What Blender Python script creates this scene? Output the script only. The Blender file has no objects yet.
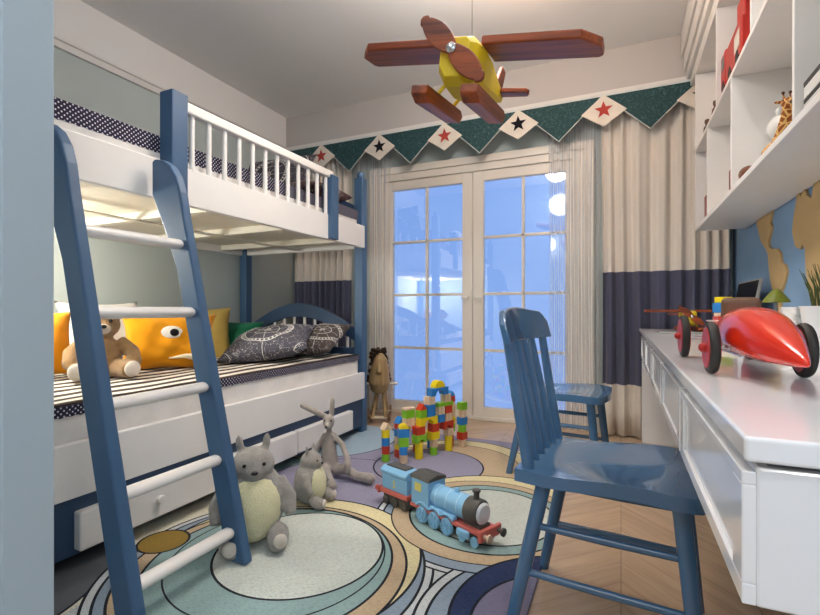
import bpy, bmesh, math, random
from mathutils import Vector, Matrix, Euler
random.seed(7)
PI = math.pi
scn = bpy.context.scene
COL = scn.collection

# ------------------------------------------------------------------ helpers
def vec(*a): return Vector(a)

class MB:
    def __init__(s):
        s.bm = bmesh.new()
    def _xf(s, vs, M):
        if M is not None:
            bmesh.ops.transform(s.bm, matrix=M, verts=vs)
    def box(s, x0, x1, y0, y1, z0, z1, M=None, mi=0):
        c = [(x, y, z) for z in (z0, z1) for y in (y0, y1) for x in (x0, x1)]
        v = [s.bm.verts.new(p) for p in c]
        for f in ((0, 2, 3, 1), (4, 5, 7, 6), (0, 1, 5, 4), (2, 6, 7, 3), (0, 4, 6, 2), (1, 3, 7, 5)):
            fc = s.bm.faces.new([v[i] for i in f]); fc.material_index = mi
        s._xf(v, M); return s
    def prism(s, pts, z0, z1, M=None, mi=0):
        """pts: 2D outline (x,y), extruded along z"""
        n = len(pts)
        a = [s.bm.verts.new((p[0], p[1], z0)) for p in pts]
        b = [s.bm.verts.new((p[0], p[1], z1)) for p in pts]
        fs = [s.bm.faces.new(a[::-1]), s.bm.faces.new(b)]
        for i in range(n):
            fs.append(s.bm.faces.new((a[i], a[(i + 1) % n], b[(i + 1) % n], b[i])))
        for f in fs: f.material_index = mi
        s._xf(a + b, M); return s
    def tube(s, pts, rads, n=12, M=None, mi=0, sx=1.0, cap=True):
        """swept tube through pts with varying radii"""
        pts = [Vector(p) for p in pts]
        if not hasattr(rads, '__len__'): rads = [rads] * len(pts)
        rings = []
        up = None
        for i, p in enumerate(pts):
            if i == 0: t = pts[1] - pts[0]
            elif i == len(pts) - 1: t = pts[-1] - pts[-2]
            else: t = (pts[i + 1] - pts[i]).normalized() + (pts[i] - pts[i - 1]).normalized()
            t.normalize()
            if up is None:
                up = Vector((0, 0, 1)) if abs(t.z) < .9 else Vector((1, 0, 0))
            a = t.cross(up); a.normalize(); b = a.cross(t); b.normalize(); up = b
            r = rads[i]
            rings.append([s.bm.verts.new(p + a * math.cos(2 * PI * k / n) * r * sx + b * math.sin(2 * PI * k / n) * r) for k in range(n)])
        fs = []
        for i in range(len(rings) - 1):
            for k in range(n):
                fs.append(s.bm.faces.new((rings[i][k], rings[i][(k + 1) % n], rings[i + 1][(k + 1) % n], rings[i + 1][k])))
        if cap:
            fs.append(s.bm.faces.new(rings[0][::-1])); fs.append(s.bm.faces.new(rings[-1]))
        for f in fs: f.material_index = mi
        s._xf([v for r in rings for v in r], M); return s
    def cyl(s, p0, p1, r, r1=None, n=16, M=None, mi=0):
        return s.tube([p0, p1], [r, r if r1 is None else r1], n, M, mi)
    def lathe(s, prof, n=24, M=None, mi=0):
        """prof: (r,z) from bottom to top, closed at both ends"""
        rings = []
        for r, z in prof:
            if r < 1e-6: rings.append([s.bm.verts.new((0, 0, z))])
            else: rings.append([s.bm.verts.new((r * math.cos(2 * PI * k / n), r * math.sin(2 * PI * k / n), z)) for k in range(n)])
        fs = []
        for i in range(len(rings) - 1):
            A, B = rings[i], rings[i + 1]
            for k in range(n):
                k2 = (k + 1) % n
                if len(A) == 1 and len(B) == 1: continue
                if len(A) == 1: fs.append(s.bm.faces.new((A[0], B[k2], B[k])))
                elif len(B) == 1: fs.append(s.bm.faces.new((A[k], A[k2], B[0])))
                else: fs.append(s.bm.faces.new((A[k], A[k2], B[k2], B[k])))
        if len(rings[0]) > 1: fs.append(s.bm.faces.new(rings[0][::-1]))
        if len(rings[-1]) > 1: fs.append(s.bm.faces.new(rings[-1]))
        for f in fs: f.material_index = mi
        s._xf([v for r in rings for v in r], M); return s
    def ell(s, c, r, rot=(0, 0, 0), u=20, v=12, mi=0, M=None):
        prof = [(math.sin(PI * i / v), -math.cos(PI * i / v)) for i in range(v + 1)]
        prof[0] = (0, -1); prof[-1] = (0, 1)
        X = Matrix.Translation(c) @ Euler(rot).to_matrix().to_4x4() @ Matrix.Diagonal((r[0], r[1], r[2], 1))
        if M is not None: X = M @ X
        return s.lathe(prof, u, X, mi)
    def build(s, name, mats, parent=None, smooth=False, bevel=0, seg=2, loc=None, rot=None):
        bm = s.bm
        bmesh.ops.recalc_face_normals(bm, faces=bm.faces)
        me = bpy.data.meshes.new(name)
        bm.to_mesh(me); bm.free()
        if not isinstance(mats, (list, tuple)): mats = [mats]
        for m in mats: me.materials.append(m)
        o = bpy.data.objects.new(name, me); COL.objects.link(o)
        if parent is not None: o.parent = parent
        if loc: o.location = loc
        if rot: o.rotation_euler = rot
        if smooth:
            for p in me.polygons: p.use_smooth = True
        if smooth == 'auto':
            try: me.set_sharp_from_angle(angle=math.radians(38))
            except Exception: pass
        if bevel:
            b = o.modifiers.new('bevel', 'BEVEL'); b.width = bevel; b.segments = seg
            b.limit_method = 'ANGLE'; b.angle_limit = math.radians(35); b.harden_normals = False
        return o

def tag(o, label=None, cat=None, group=None, kind=None):
    if label: o['label'] = label
    if cat: o['category'] = cat
    if group: o['group'] = group
    if kind: o['kind'] = kind
    return o
def empty(name, loc=(0, 0, 0), rot=(0, 0, 0), label=None, cat=None, group=None):
    o = bpy.data.objects.new(name, None); COL.objects.link(o)
    o.location = loc; o.rotation_euler = rot; o.empty_display_size = .05
    return tag(o, label, cat, group)
def copy_tree(o, parent=None):
    c = o.copy(); COL.objects.link(c)
    if parent is not None: c.parent = parent
    for ch in list(o.children): copy_tree(ch, c)
    return c
def struct(o): o['kind'] = 'structure'; return o

# ------------------------------------------------------------------ materials
def lin(h):
    c = [int(h[i:i + 2], 16) / 255 for i in (0, 2, 4)]
    return tuple((x / 12.92 if x < .04045 else ((x + .055) / 1.055) ** 2.4) for x in c) + (1,)
class NT:
    def __init__(s, name):
        s.m = bpy.data.materials.new(name); s.m.use_nodes = True
        s.t = s.m.node_tree; s.n = s.t.nodes; s.l = s.t.links
        s.b = s.n['Principled BSDF']; s.out = s.n['Material Output']
    def node(s, typ, **kw):
        n = s.n.new(typ)
        for k, v in kw.items(): setattr(n, k, v)
        return n
    def link(s, a, b): s.l.new(a, b)
    def val(s, sock, v):
        if hasattr(v, 'is_output') or hasattr(v, 'links'): s.l.new(v, sock)
        else: sock.default_value = v
    def math(s, op, a, b=0.0, c=None, clamp=False):
        n = s.n.new('ShaderNodeMath'); n.operation = op; n.use_clamp = clamp
        s.val(n.inputs[0], a); s.val(n.inputs[1], b)
        if c is not None: s.val(n.inputs[2], c)
        return n.outputs[0]
    def mix(s, f, a, b, blend='MIX'):
        n = s.n.new('ShaderNodeMix'); n.data_type = 'RGBA'; n.blend_type = blend
        s.val(n.inputs[0], f); s.val(n.inputs[6], a); s.val(n.inputs[7], b)
        return n.outputs[2]
    def coord(s, which='Object'):
        n = s.n.new('ShaderNodeTexCoord'); return n.outputs[which]
    def sep(s, v):
        n = s.n.new('ShaderNodeSeparateXYZ'); s.l.new(v, n.inputs[0]); return n.outputs
    def mapping(s, v, scale=(1, 1, 1), rot=(0, 0, 0), loc=(0, 0, 0)):
        n = s.n.new('ShaderNodeMapping'); s.l.new(v, n.inputs[0])
        n.inputs['Scale'].default_value = scale; n.inputs['Rotation'].default_value = rot; n.inputs['Location'].default_value = loc
        return n.outputs[0]
    def noise(s, v, scale, detail=3, rough=.5, out='Fac'):
        n = s.n.new('ShaderNodeTexNoise'); s.l.new(v, n.inputs['Vector'])
        n.inputs['Scale'].default_value = scale; n.inputs['Detail'].default_value = detail; n.inputs['Roughness'].default_value = rough
        return n.outputs[out]
    def ramp(s, f, stops, interp='LINEAR'):
        n = s.n.new('ShaderNodeValToRGB'); s.l.new(f, n.inputs[0]); n.color_ramp.interpolation = interp
        e = n.color_ramp.elements
        while len(e) < len(stops): e.new(.5)
        for i, (p, c) in enumerate(stops): e[i].position = p; e[i].color = c
        return n.outputs[0]
    def bump(s, h, dist=.002, strength=.5):
        n = s.n.new('ShaderNodeBump'); s.l.new(h, n.inputs['Height'])
        n.inputs['Distance'].default_value = dist; n.inputs['Strength'].default_value = strength
        s.l.new(n.outputs[0], s.b.inputs['Normal'])
    def set(s, **kw):
        for k, v in kw.items(): s.val(s.b.inputs[k.replace('_', ' ')], v)
        return s

def plain(name, hexc, rough=.5, var=.06, scale=6, bump=0, bscale=200, metal=0, coat=0, sheen=0, spec=.5):
    t = NT(name); c = lin(hexc); co = t.coord()
    f = t.noise(co, scale, 3)
    d = tuple(max(0, x * (1 - var)) for x in c[:3]) + (1,); u = tuple(min(1, x * (1 + var)) for x in c[:3]) + (1,)
    t.link(t.ramp(f, [(.3, d), (.7, u)]), t.b.inputs['Base Color'])
    t.set(Roughness=rough, Metallic=metal)
    t.b.inputs['Specular IOR Level'].default_value = spec
    if coat: t.b.inputs['Coat Weight'].default_value = coat; t.b.inputs['Coat Roughness'].default_value = .05
    if sheen: t.b.inputs['Sheen Weight'].default_value = sheen
    if bump: t.bump(t.noise(co, bscale, 4), bump, .6)
    return t.m
def fabric(name, hexc, rough=.9, var=.08, bump=.0012, bscale=350):
    return plain(name, hexc, rough, var, 9, bump, bscale, sheen=.15, spec=.2)
def wood(name, h1, h2, scale=1.0, axis=0, rough=.4, coat=0):
    t = NT(name); co = t.coord()
    sc = [28 * scale] * 3; sc[axis] = 1.6 * scale
    v = t.mapping(co, tuple(sc))
    f = t.noise(v, 1.0, 5, .6)
    f2 = t.noise(t.mapping(co, tuple(x * 4 for x in sc)), 1.0, 3, .6)
    f = t.math('ADD', t.math('MULTIPLY', f, .8), t.math('MULTIPLY', f2, .2))
    t.link(t.ramp(f, [(.36, lin(h1)), (.62, lin(h2))]), t.b.inputs['Base Color'])
    t.set(Roughness=rough)
    if coat: t.b.inputs['Coat Weight'].default_value = coat; t.b.inputs['Coat Roughness'].default_value = .12
    t.bump(f, .0006, .4)
    return t.m

WHITE = plain('white_paint', 'EDEAE6', .32, .02, spec=.5)
WHITE_DESK = plain('white_lacquer', 'F0F0F2', .16, .015, coat=.4)
WHITE_SHELF = plain('white_shelf', 'E8E5E2', .35, .02)
BLUE = plain('blue_lacquer', '41698F', .16, .05, 4, coat=.6)
BLUE_BED = plain('blue_bed_paint', '3D5E80', .45, .06, 4)
NAVY_BED = plain('dark_blue_bed_paint', '2E4766', .45, .06, 4)
WALL = plain('blue_grey_wall_paint', 'BDC7C5', .85, .03, 2, .0005, 60)
WALL_F = plain('blue_wall_paint', 'A9B7BE', .8, .02, 2, .0005, 60)
MURAL = plain('mural_blue_paint', '85A8CC', .8, .1, 3, .0006, 50)
CEIL = plain('ceiling_paint', 'EDEBE9', .9, .02, 1)
TRIM = plain('trim_paint', 'E2DFDB', .5, .02, 3)
FRAME = plain('door_frame_paint', 'E6DED3', .4, .02, 3)
CREAM_U = plain('bunk_underside_board', 'E0DACB', .5, .04, 5)
CHROME = plain('brushed_metal', 'C9C9C9', .25, .02, metal=1)
BLACK = plain('black_plastic', '15140F', .35, .1)
RUBBER = plain('black_rubber', '22201D', .6, .1)
SKIRT = plain('skirting_paint', 'DEDAD6', .5, .02)

# ------------------------------------------------------------------ room
WL, WR, WB, WF, ZC = -2.9, .68, 3.72, -1.6, 2.72
def floor_mat():
    t = NT('chevron_oak_floor'); co = t.coord(); x, y, z = t.sep(co)
    W = .38
    m = t.math('PINGPONG', x, W)                      # 0..W
    v = t.math('ADD', y, m)                           # 45 degree boards
    v2 = t.math('DIVIDE', v, .13)
    cell = t.math('FLOOR', v2)
    col = t.math('FLOOR', t.math('DIVIDE', x, W))
    fr = t.math('FRACT', v2)
    comb = t.node('ShaderNodeCombineXYZ'); t.link(cell, comb.inputs[0]); t.link(col, comb.inputs[1])
    wn = t.node('ShaderNodeTexWhiteNoise'); t.link(comb.outputs[0], wn.inputs[0])
    # grain runs along each board
    sgn = t.math('SUBTRACT', t.math('MULTIPLY', t.math('GREATER_THAN', t.math('FRACT', t.math('DIVIDE', x, 2 * W)), .5), 2), 1)
    al = t.math('SUBTRACT', y, m)
    gv = t.node('ShaderNodeCombineXYZ'); t.link(t.math('MULTIPLY', v, 22), gv.inputs[0]); t.link(t.math('MULTIPLY', al, 2.0), gv.inputs[1]); t.link(wn.outputs[0], gv.inputs[2])
    g = t.noise(gv.outputs[0], 1.0, 5, .6)
    base = t.ramp(g, [(.3, lin('B0947A')), (.7, lin('CDB498'))])
    base = t.mix(t.math('MULTIPLY', wn.outputs[0], .35), base, lin('9A8068'))
    e1 = t.math('LESS_THAN', fr, .02)
    e2 = t.math('LESS_THAN', t.math('MINIMUM', m, t.math('SUBTRACT', W, m)), .0015)
    edge = t.math('MAXIMUM', e1, e2)
    base = t.mix(t.math('MULTIPLY', edge, .55), base, lin('54402C'))
    t.link(base, t.b.inputs['Base Color']); t.set(Roughness=.32)
    t.bump(t.math('SUBTRACT', t.math('MULTIPLY', g, .3), edge), .0008, .4)
    return t.m
struct(MB().box(WL - .1, WR + .1, WF - .1, WB + .1, -.05, 0).build('floor', floor_mat()))
struct(MB().box(WL - .1, WR + .1, WF - .1, WB + .1, ZC, ZC + .06).build('ceiling', CEIL))
# left wall: painted to the picture rail, plain ceiling colour above
mb = MB(); mb.box(WL - .1, WL, WF, WB + .1, 0, 2.385, mi=0); mb.box(WL - .1, WL, WF, WB + .1, 2.385, ZC, mi=1)
struct(mb.build('wall_left', [WALL, CEIL]))
struct(MB().box(WL, WL + .018, WF, 3.55, 2.375, 2.43).box(WL, WL + .03, WF, 3.55, 2.415, 2.43).build('trim_1', TRIM, bevel=.004))
struct(MB().box(WR, WR + .1, WF, WB + .1, 0, ZC).build('wall_right', MURAL))
# back wall with an opening for the balcony doors
OX0, OX1, OZ = -2.0, -.24, 2.09
mb = MB().box(WL, OX0, WB, WB + .1, 0, ZC).box(OX1, WR, WB, WB + .1, 0, ZC).box(OX0, OX1, WB, WB + .1, OZ, ZC)
struct(mb.build('wall_back', WALL))
# front: wall beside the entry the camera looks through, and the hall behind
struct(MB().box(WL, -.927, .42, .5, 0, ZC).build('wall_front', WALL_F, bevel=.004))
struct(MB().box(WL, WR, WF - .1, WF, 0, ZC).build('wall_hall', WALL_F))
# dropped cornice box above the curtains
mb = MB().box(WL, WR, 3.55, WB, 2.412, ZC)
struct(mb.build('trim_2', plain('cornice_paint', 'C3BEBB', .9, .02, 1)))
struct(MB().box(WL, WR, 3.53, 3.55, 2.405, 2.43).build('trim_3', TRIM, bevel=.003))
struct(MB().box(WL, WL + .015, .5, WB, 0, .09).build('baseboard_left', SKIRT, bevel=.003))
struct(MB().box(WR - .015, WR, .5, WB, 0, .09).build('baseboard_right', SKIRT, bevel=.003))

# glazed balcony doors
def glass_mat():
    t = NT('window_glass'); n = t.n
    for x in list(n):
        if x.name == 'Principled BSDF': n.remove(x)
    tr = t.node('ShaderNodeBsdfTransparent'); tr.inputs[0].default_value = (.93, .96, 1, 1)
    gl = t.node('ShaderNodeBsdfGlossy'); gl.inputs['Roughness'].default_value = .015; gl.inputs[0].default_value = (1, 1, 1, 1)
    fr = t.node('ShaderNodeFresnel'); fr.inputs[0].default_value = 1.6
    mx = t.node('ShaderNodeMixShader')
    f = t.math('ADD', fr.outputs[0], .09)
    t.link(f, mx.inputs[0]); t.link(tr.outputs[0], mx.inputs[1]); t.link(gl.outputs[0], mx.inputs[2])
    t.link(mx.outputs[0], t.out.inputs[0]); return t.m
GLASS = glass_mat()
d = empty('door_1', (0, WB, 0)); struct(d)
mb = MB()
mb.box(OX0, -1.93, -.04, .06, 0, OZ).box(-.31, OX1, -.04, .06, 0, OZ).box(-1.93, -.31, -.04, .06, 2.03, OZ).box(-1.93, -.31, -.04, .06, 0, .03)
mb.build('door_frame', FRAME, d, bevel=.004)
mb = MB().box(OX0 - .06, OX0, -.055, -.001, 0, OZ + .06).box(OX1, OX1 + .06, -.055, -.001, 0, OZ + .06).box(OX0, OX1, -.055, -.001, OZ, OZ + .06)
mb.build('casing', FRAME, d, bevel=.004)
for (x0, x1, px0, px1) in ((-1.93, -1.112, -1.845, -1.2), (-1.108, -.31, -1.02, -.385)):
    leaf = MB().box(x0, px0, -.02, .03, .03, 2.03).box(px1, x1, -.02, .03, .03, 2.03).box(px0, px1, -.02, .03, .03, .105).box(px0, px1, -.02, .03, 1.95, 2.03)
    lo = leaf.build('door_leaf', FRAME, d, bevel=.004)
    xm = (px0 + px1) / 2
    m2 = MB().box(xm - .011, xm + .011, -.012, .02, .105, 1.95)
    for k in range(1, 4):
        z = .105 + (1.95 - .105) * k / 4
        m2.box(px0, px1, -.012, .02, z - .011, z + .011)
    m2.build('glazing_bar', FRAME, lo, bevel=.003)
    MB().box(px0, px1, .002, .008, .105, 1.95).build('glass', GLASS, lo)
for x in (-1.15, -1.07):
    MB().cyl((x, -.02, 1.0), (x, -.055, 1.0), .008).box(x - .05 if x < -1.1 else x - .008, x + .008 if x < -1.1 else x + .05, -.062, -.05, .992, 1.008).build('door_handle', WHITE, d, bevel=.002)
# ------------------------------------------------------------------ rug
def rug_mat():
    t = NT('circle_pattern_rug'); co = t.coord(); x, y, z = t.sep(co)
    n1 = t.noise(co, 9, 3, out='Color')
    def dist(cx, cy, ax=1, ay=1, wob=.012):
        dx = t.math('MULTIPLY', t.math('SUBTRACT', x, cx), ax); dy = t.math('MULTIPLY', t.math('SUBTRACT', y, cy), ay)
        return t.math('SQRT', t.math('ADD', t.math('MULTIPLY', dx, dx), t.math('MULTIPLY', dy, dy)))
    PALE, TEAL, TAN, YEL, PUR, BG, NAVY, GP, CRM, GOLD, DG, STAR, LB = [lin(h) for h in
        ('C3C9C2', '8CA5A4', 'BCA689', 'D6CAA0', '8F8CA2', '8D9CAC', '2A3558', '76738C', 'DDD8C4', '8E7434', '5F6266', 'C6CACB', '9FB4C2')]
    DARK = lin('1F2228')
    state = [STAR]
    def circ(cx, cy, r, col, line=.0045, cond=None):
        d_ = dist(cx, cy)
        m = t.math('LESS_THAN', d_, r)
        if cond is not None: m = t.math('MULTIPLY', m, cond)
        state[0] = t.mix(m, state[0], col)
        if line:
            e = t.math('LESS_THAN', t.math('ABSOLUTE', t.math('SUBTRACT', d_, r)), line)
            if cond is not None: e = t.math('MULTIPLY', e, cond)
            state[0] = t.mix(e, state[0], DARK)
    # purple field to the back and left
    left = t.math('LESS_THAN', t.math('ADD', x, t.math('MULTIPLY', y, -.5)), -1.62)
    m = t.math('GREATER_THAN', t.math('ADD', y, t.math('MULTIPLY', x, -.35)), 2.13)
    state[0] = t.mix(m, state[0], PUR)
    m = t.math('LESS_THAN', t.math('ADD', x, t.math('MULTIPLY', y, .1)), -1.4)
    state[0] = t.mix(m, state[0], CRM)
    circ(-1.85, 2.75, .46, LB)
    circ(-1.75, 2.05, .22, TEAL)
    circ(-1.3, 2.0, .42, PUR, .003)
    circ(-1.98, .70, .50, DG)
    for (a_, b_, r_) in ((-1.11, 1.29, .56), (-.53, 1.96, .475), (-.10, 1.33, .46)): circ(a_, b_, r_, STAR)
    circ(-.10, 1.33, .425, BG)
    circ(-.53, 1.96, .445, BG)
    circ(-1.11, 1.29, .53, BG)
    circ(-.60, 2.62, .20, CRM, .002)
    circ(-.36, 2.75, .30, CRM, .002)
    circ(-.22, 2.50, .16, PUR)
    circ(-.88, 2.62, .42, YEL)
    circ(-.90, 2.53, .40, TAN, .003)
    circ(-1.0, 2.46, .31, PUR)
    circ(-1.11, 1.36, .49, YEL)
    circ(-1.12, 1.28, .48, TAN)
    circ(-1.13, 1.31, .425, TEAL)
    circ(-1.13, 1.35, .38, TEAL, .003)
    circ(-1.085, 1.41, .305, PALE)
    circ(-1.60, 1.24, .09, GOLD)
    circ(-.52, 2.03, .43, YEL)
    circ(-.54, 1.97, .40, TAN, .003)
    circ(-.53, 1.98, .335, TEAL)
    circ(-.52, 1.99, .275, PALE)
    circ(-.08, 1.38, .39, NAVY)
    circ(-.10, 1.34, .30, GP)
    # woven streaks
    w = t.noise(t.mapping(co, (60, 520, 10)), 1.0, 3, .6)
    w2 = t.noise(co, 3.5, 4, .6)
    c = t.mix(t.math('MULTIPLY', t.math('GREATER_THAN', w, .54), .30), state[0], lin('50545A'))
    c = t.mix(t.math('MULTIPLY', w2, .9), c, (1.14, 1.14, 1.14, 1), 'MULTIPLY')
    t.link(c, t.b.inputs['Base Color']); t.set(Roughness=.95); t.b.inputs['Specular IOR Level'].default_value = .1
    t.bump(t.noise(t.mapping(co, (200, 700, 10)), 1.0, 2), .002, .5)
    return t.m
tag(MB().box(-1.98, -.25, .15, 3.12, 0.0005, .0105).build('rug', rug_mat(), bevel=.003), 'large woven rug with overlapping purple, teal, tan and navy circles on the wood floor', 'rug')

# ------------------------------------------------------------------ bunk bed
bed = empty('bunk_bed', (-2.3, 1.9, 0), label='white and blue wooden bunk bed with spindle guard rail along the left wall', cat='bunk bed')
def B(mb): # shift to bed-local
    bmesh.ops.translate(mb.bm, verts=mb.bm.verts, vec=(2.3, -1.9, 0)); return mb
FX = -1.69; YN, YE = .80, 2.93
for (x0, y0) in ((-1.775, YE), (-2.875, YE), (-1.775, YN - .07), (-2.875, YN - .07)):
    mb = MB(); s = .07
    mb.box(x0, x0 + s, y0, y0 + s, .012, 1.86); mb.lathe([(.02, 1.86), (.026, 1.87), (.026, 1.89), (.02, 1.905), (0, 1.908)], 16, Matrix.Translation((x0 + s / 2, y0 + s / 2, 0)))
    B(mb).build('post', BLUE_BED, bed, smooth='auto', bevel=.006)
# lower tier
B(MB().box(-1.722, FX, YN, YE + .01, .258, .446)).build('side_board', WHITE, bed, bevel=.004)
B(MB().box(-1.735, -1.712, YN, YE, .055, .262)).build('base_panel', NAVY_BED, bed, bevel=.002)
B(MB().box(-2.86, -1.735, YE + .01, YE + .05, .055, .62)).build('end_board', NAVY_BED, bed, bevel=.004)
B(MB().box(-2.86, -1.735, YN - .05, YN - .01, .055, .62)).build('end_board', NAVY_BED, bed, bevel=.004)
B(MB().box(-2.87, -1.735, YN, YE, .27, .3)).build('slat_base', CREAM_U, bed)
for (a, b_, z0) in ((.98, 1.562, .075), (1.572, 2.15, .075), (2.16, 2.75, .078)):
    mb = MB().box(-1.712, -1.672, a, b_, z0, .208)
    dr = B(mb).build('drawer', WHITE, bed, bevel=.007, seg=3)
    ym = (a + b_) / 2
    Mx = Matrix.Translation((-1.672, ym, .15)) @ Matrix.Rotation(PI / 2, 4, 'Y')
    kb = MB().lathe([(.007, 0), (.007, .008), (.016, .012), (.018, .02), (.014, .027), (0, .029)], 20, Mx)
    B(kb).build('drawer_knob', WHITE, dr, smooth='auto')
# arched headboards: far end lower, far end upper
def arch(z0, zend, zmid, th, yc, white=True):
    n = 24; x0, x1 = -2.805, -1.775; top = []; bot = []
    for i in range(n + 1):
        u = i / n; x = x0 + (x1 - x0) * u; s = math.sin(PI * u)
        top.append((x, zend + (zmid - zend) * s)); bot.append((x, zend - th + (zmid - zend) * s * .92))
    Mx = Matrix.Translation((0, yc + .02, 0)) @ Matrix.Rotation(PI / 2, 4, 'X')
    B(MB().prism(bot + top[::-1], 0, .04, Mx)).build('arched_rail', NAVY_BED, bed, bevel=.004)
    for i in range(10):
        u = (i + .8) / 10.6; x = x0 + (x1 - x0) * u; zt = zend - th + .02 + (zmid - zend) * math.sin(PI * u) * .92
        B(MB().cyl((x, yc, z0), (x, yc, zt), .011, n=12)).build('spindle', WHITE, bed, smooth='auto')
arch(.60, .755, .95, .09, YE + .035)
arch(1.50, 1.66, 1.83, .08, YE + .035)
# upper tier
B(MB().box(-1.722, FX, YN, YE + .01, 1.345, 1.505)).build('side_board', WHITE, bed, bevel=.004)
B(MB().box(-2.87, -2.84, YN, YE, 1.345, 1.505)).build('side_board', WHITE, bed, bevel=.004)
B(MB().box(-2.805, -1.775, YE + .01, YE + .05, 1.345, 1.505)).build('end_board', WHITE, bed, bevel=.004)
B(MB().box(-2.805, -1.775, YN - .05, YN - .01, 1.345, 1.505)).build('end_board', WHITE, bed, bevel=.004)
B(MB().box(-2.84, -1.722, YN, YE, 1.40, 1.42)).build('slat_base', CREAM_U, bed)
mb = MB()
for i in range(4): mb.box(-2.84, -1.722, 1.05 + i * .55, 1.10 + i * .55, 1.36, 1.40)
B(mb.box(-2.30, -2.25, YN, YE, 1.352, 1.36)).build('cross_beam', CREAM_U, bed, bevel=.003)
# guard rail
for (a, b_) in ((1.325, 1.405), (2.475, 2.60)):
    B(MB().box(-1.735, -1.66, a, a + .078, 1.348, 1.80 if a < 2 else 1.755)).build('rail_post', BLUE_BED, bed, bevel=.005)
B(MB().box(-1.72, -1.675, 1.403, 2.52, 1.737, 1.782)).build('guard_rail', WHITE, bed, bevel=.008, seg=3)
for i in range(12):
    y = 1.455 + i * .0915
    B(MB().cyl((-1.70, y, 1.50), (-1.70, y, 1.74), .0115, n=14)).build('spindle', WHITE, bed, smooth='auto')

# mattresses and covers
def dots_mat():
    t = NT('polka_dot_navy_cotton'); co = t.coord(); v = t.mapping(co, (1, 1, 1)); x, y, z = t.sep(v)
    s = .0185
    a = t.math('DIVIDE', t.math('ADD', y, t.math('ADD', z, x)), s); b = t.math('DIVIDE', t.math('SUBTRACT', t.math('ADD', z, x), y), s)
    fa = t.math('SUBTRACT', t.math('FRACT', a), .5); fb = t.math('SUBTRACT', t.math('FRACT', b), .5)
    d_ = t.math('SQRT', t.math('ADD', t.math('MULTIPLY', fa, fa), t.math('MULTIPLY', fb, fb)))
    m = t.math('LESS_THAN', d_, .22)
    t.link(t.mix(m, lin('1E1A34'), lin('DAD6E2')), t.b.inputs['Base Color']); t.set(Roughness=.9)
    return t.m
DOTS = dots_mat()
MATT = fabric('white_mattress_cotton', 'E3DFDA')
def stripes_mat():
    t = NT('striped_cotton'); co = t.coord(); x, y, z = t.sep(co)
    nz = t.noise(co, 3, 2)
    xx = t.math('ADD', x, t.math('MULTIPLY', nz, .012))
    f = t.math('FRACT', t.math('DIVIDE', xx, .098))
    m = t.math('GREATER_THAN', f, .50)
    t.link(t.mix(m, lin('E4DCD0'), lin('33241F')), t.b.inputs['Base Color']); t.set(Roughness=.92)
    t.bump(t.noise(co, 12, 3), .01, .5)
    return t.m
STRIPE = stripes_mat()
m = empty('mattress', (-2.3, 1.87, .30), label='white mattress with a navy polka-dot edge on the lower bunk', cat='mattress', group='bunk mattresses')
MB().box(-.53, .575, -1.06, 1.05, 0, .262).build('mattress_body', MATT, m, bevel=.03, seg=4)
m2 = empty('mattress', (-2.3, 1.87, 1.42), label='white mattress with a navy polka-dot edge on the upper bunk', cat='mattress', group='bunk mattresses')
MB().box(-.53, .565, -1.06, 1.05, 0, .185).build('mattress_body', MATT, m2, bevel=.025, seg=4)
def wavy_strip(x, y0, y1, z0, z1, amp, n=220):
    mb = MB(); a = []; b_ = []; c=[]; dd=[]
    for i in range(n + 1):
        y = y0 + (y1 - y0) * i / n; w = .004 * math.sin(y * 95)
        a.append(mb.bm.verts.new((x + amp * math.sin(y * 60), y, z0 + abs(w)))); b_.append(mb.bm.verts.new((x, y, z1)))
    for i in range(n): mb.bm.faces.new((a[i], a[i + 1], b_[i + 1], b_[i]))
    return mb
o = wavy_strip(.567, -1.05, 1.045, .122, .195, .002).build('polka_dot_trim', DOTS, m2); o.modifiers.new('s', 'SOLIDIFY').thickness = .004
# bedspreads
cv = empty('bedspread', (-2.3, 1.87, .565), label='brown and cream striped bedspread with polka-dot hem on the lower bunk', cat='bedspread')
mb = MB(); nx, ny = 30, 60; g = []
for i in range(nx + 1):
    row = []
    for j in range(ny + 1):
        x = -.53 + 1.108 * i / nx; y = -1.05 + 2.09 * j / ny
        row.append(mb.bm.verts.new((x, y, .004 + .003 * math.sin(x * 17 + y * 6) * math.sin(y * 9))))
    g.append(row)
for i in range(nx):
    for j in range(ny): mb.bm.faces.new((g[i][j], g[i + 1][j], g[i + 1][j + 1], g[i][j + 1]))
o = mb.build('cover', STRIPE, cv, smooth=True); s_ = o.modifiers.new('s', 'SOLIDIFY'); s_.thickness = .006; s_.offset = 1
o = wavy_strip(.581, -1.05, 1.04, -.034, .006, .002).build('polka_dot_hem', DOTS, cv); o.modifiers.new('s', 'SOLIDIFY').thickness = .004
cv2 = empty('quilt', (-2.3, 1.87, 1.605), label='dark polka-dot quilt lying on the upper bunk mattress', cat='quilt')
mb = MB(); g = []
for i in range(nx + 1):
    row = []
    for j in range(ny + 1):
        x = -.53 + 1.09 * i / nx; y = -1.05 + 2.09 * j / ny
        e = min(1, (1.09 / 2 - abs(x - .015)) / .06)
        row.append(mb.bm.verts.new((x, y, .003 + .022 * max(0, e) + .004 * math.sin(x * 13 + y * 8))))
    g.append(row)
for i in range(nx):
    for j in range(ny): mb.bm.faces.new((g[i][j], g[i + 1][j], g[i + 1][j + 1], g[i][j + 1]))
o = mb.build('quilt_cover', DOTS, cv2, smooth=True); s_ = o.modifiers.new('s', 'SOLIDIFY'); s_.thickness = .006; s_.offset = 1

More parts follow.
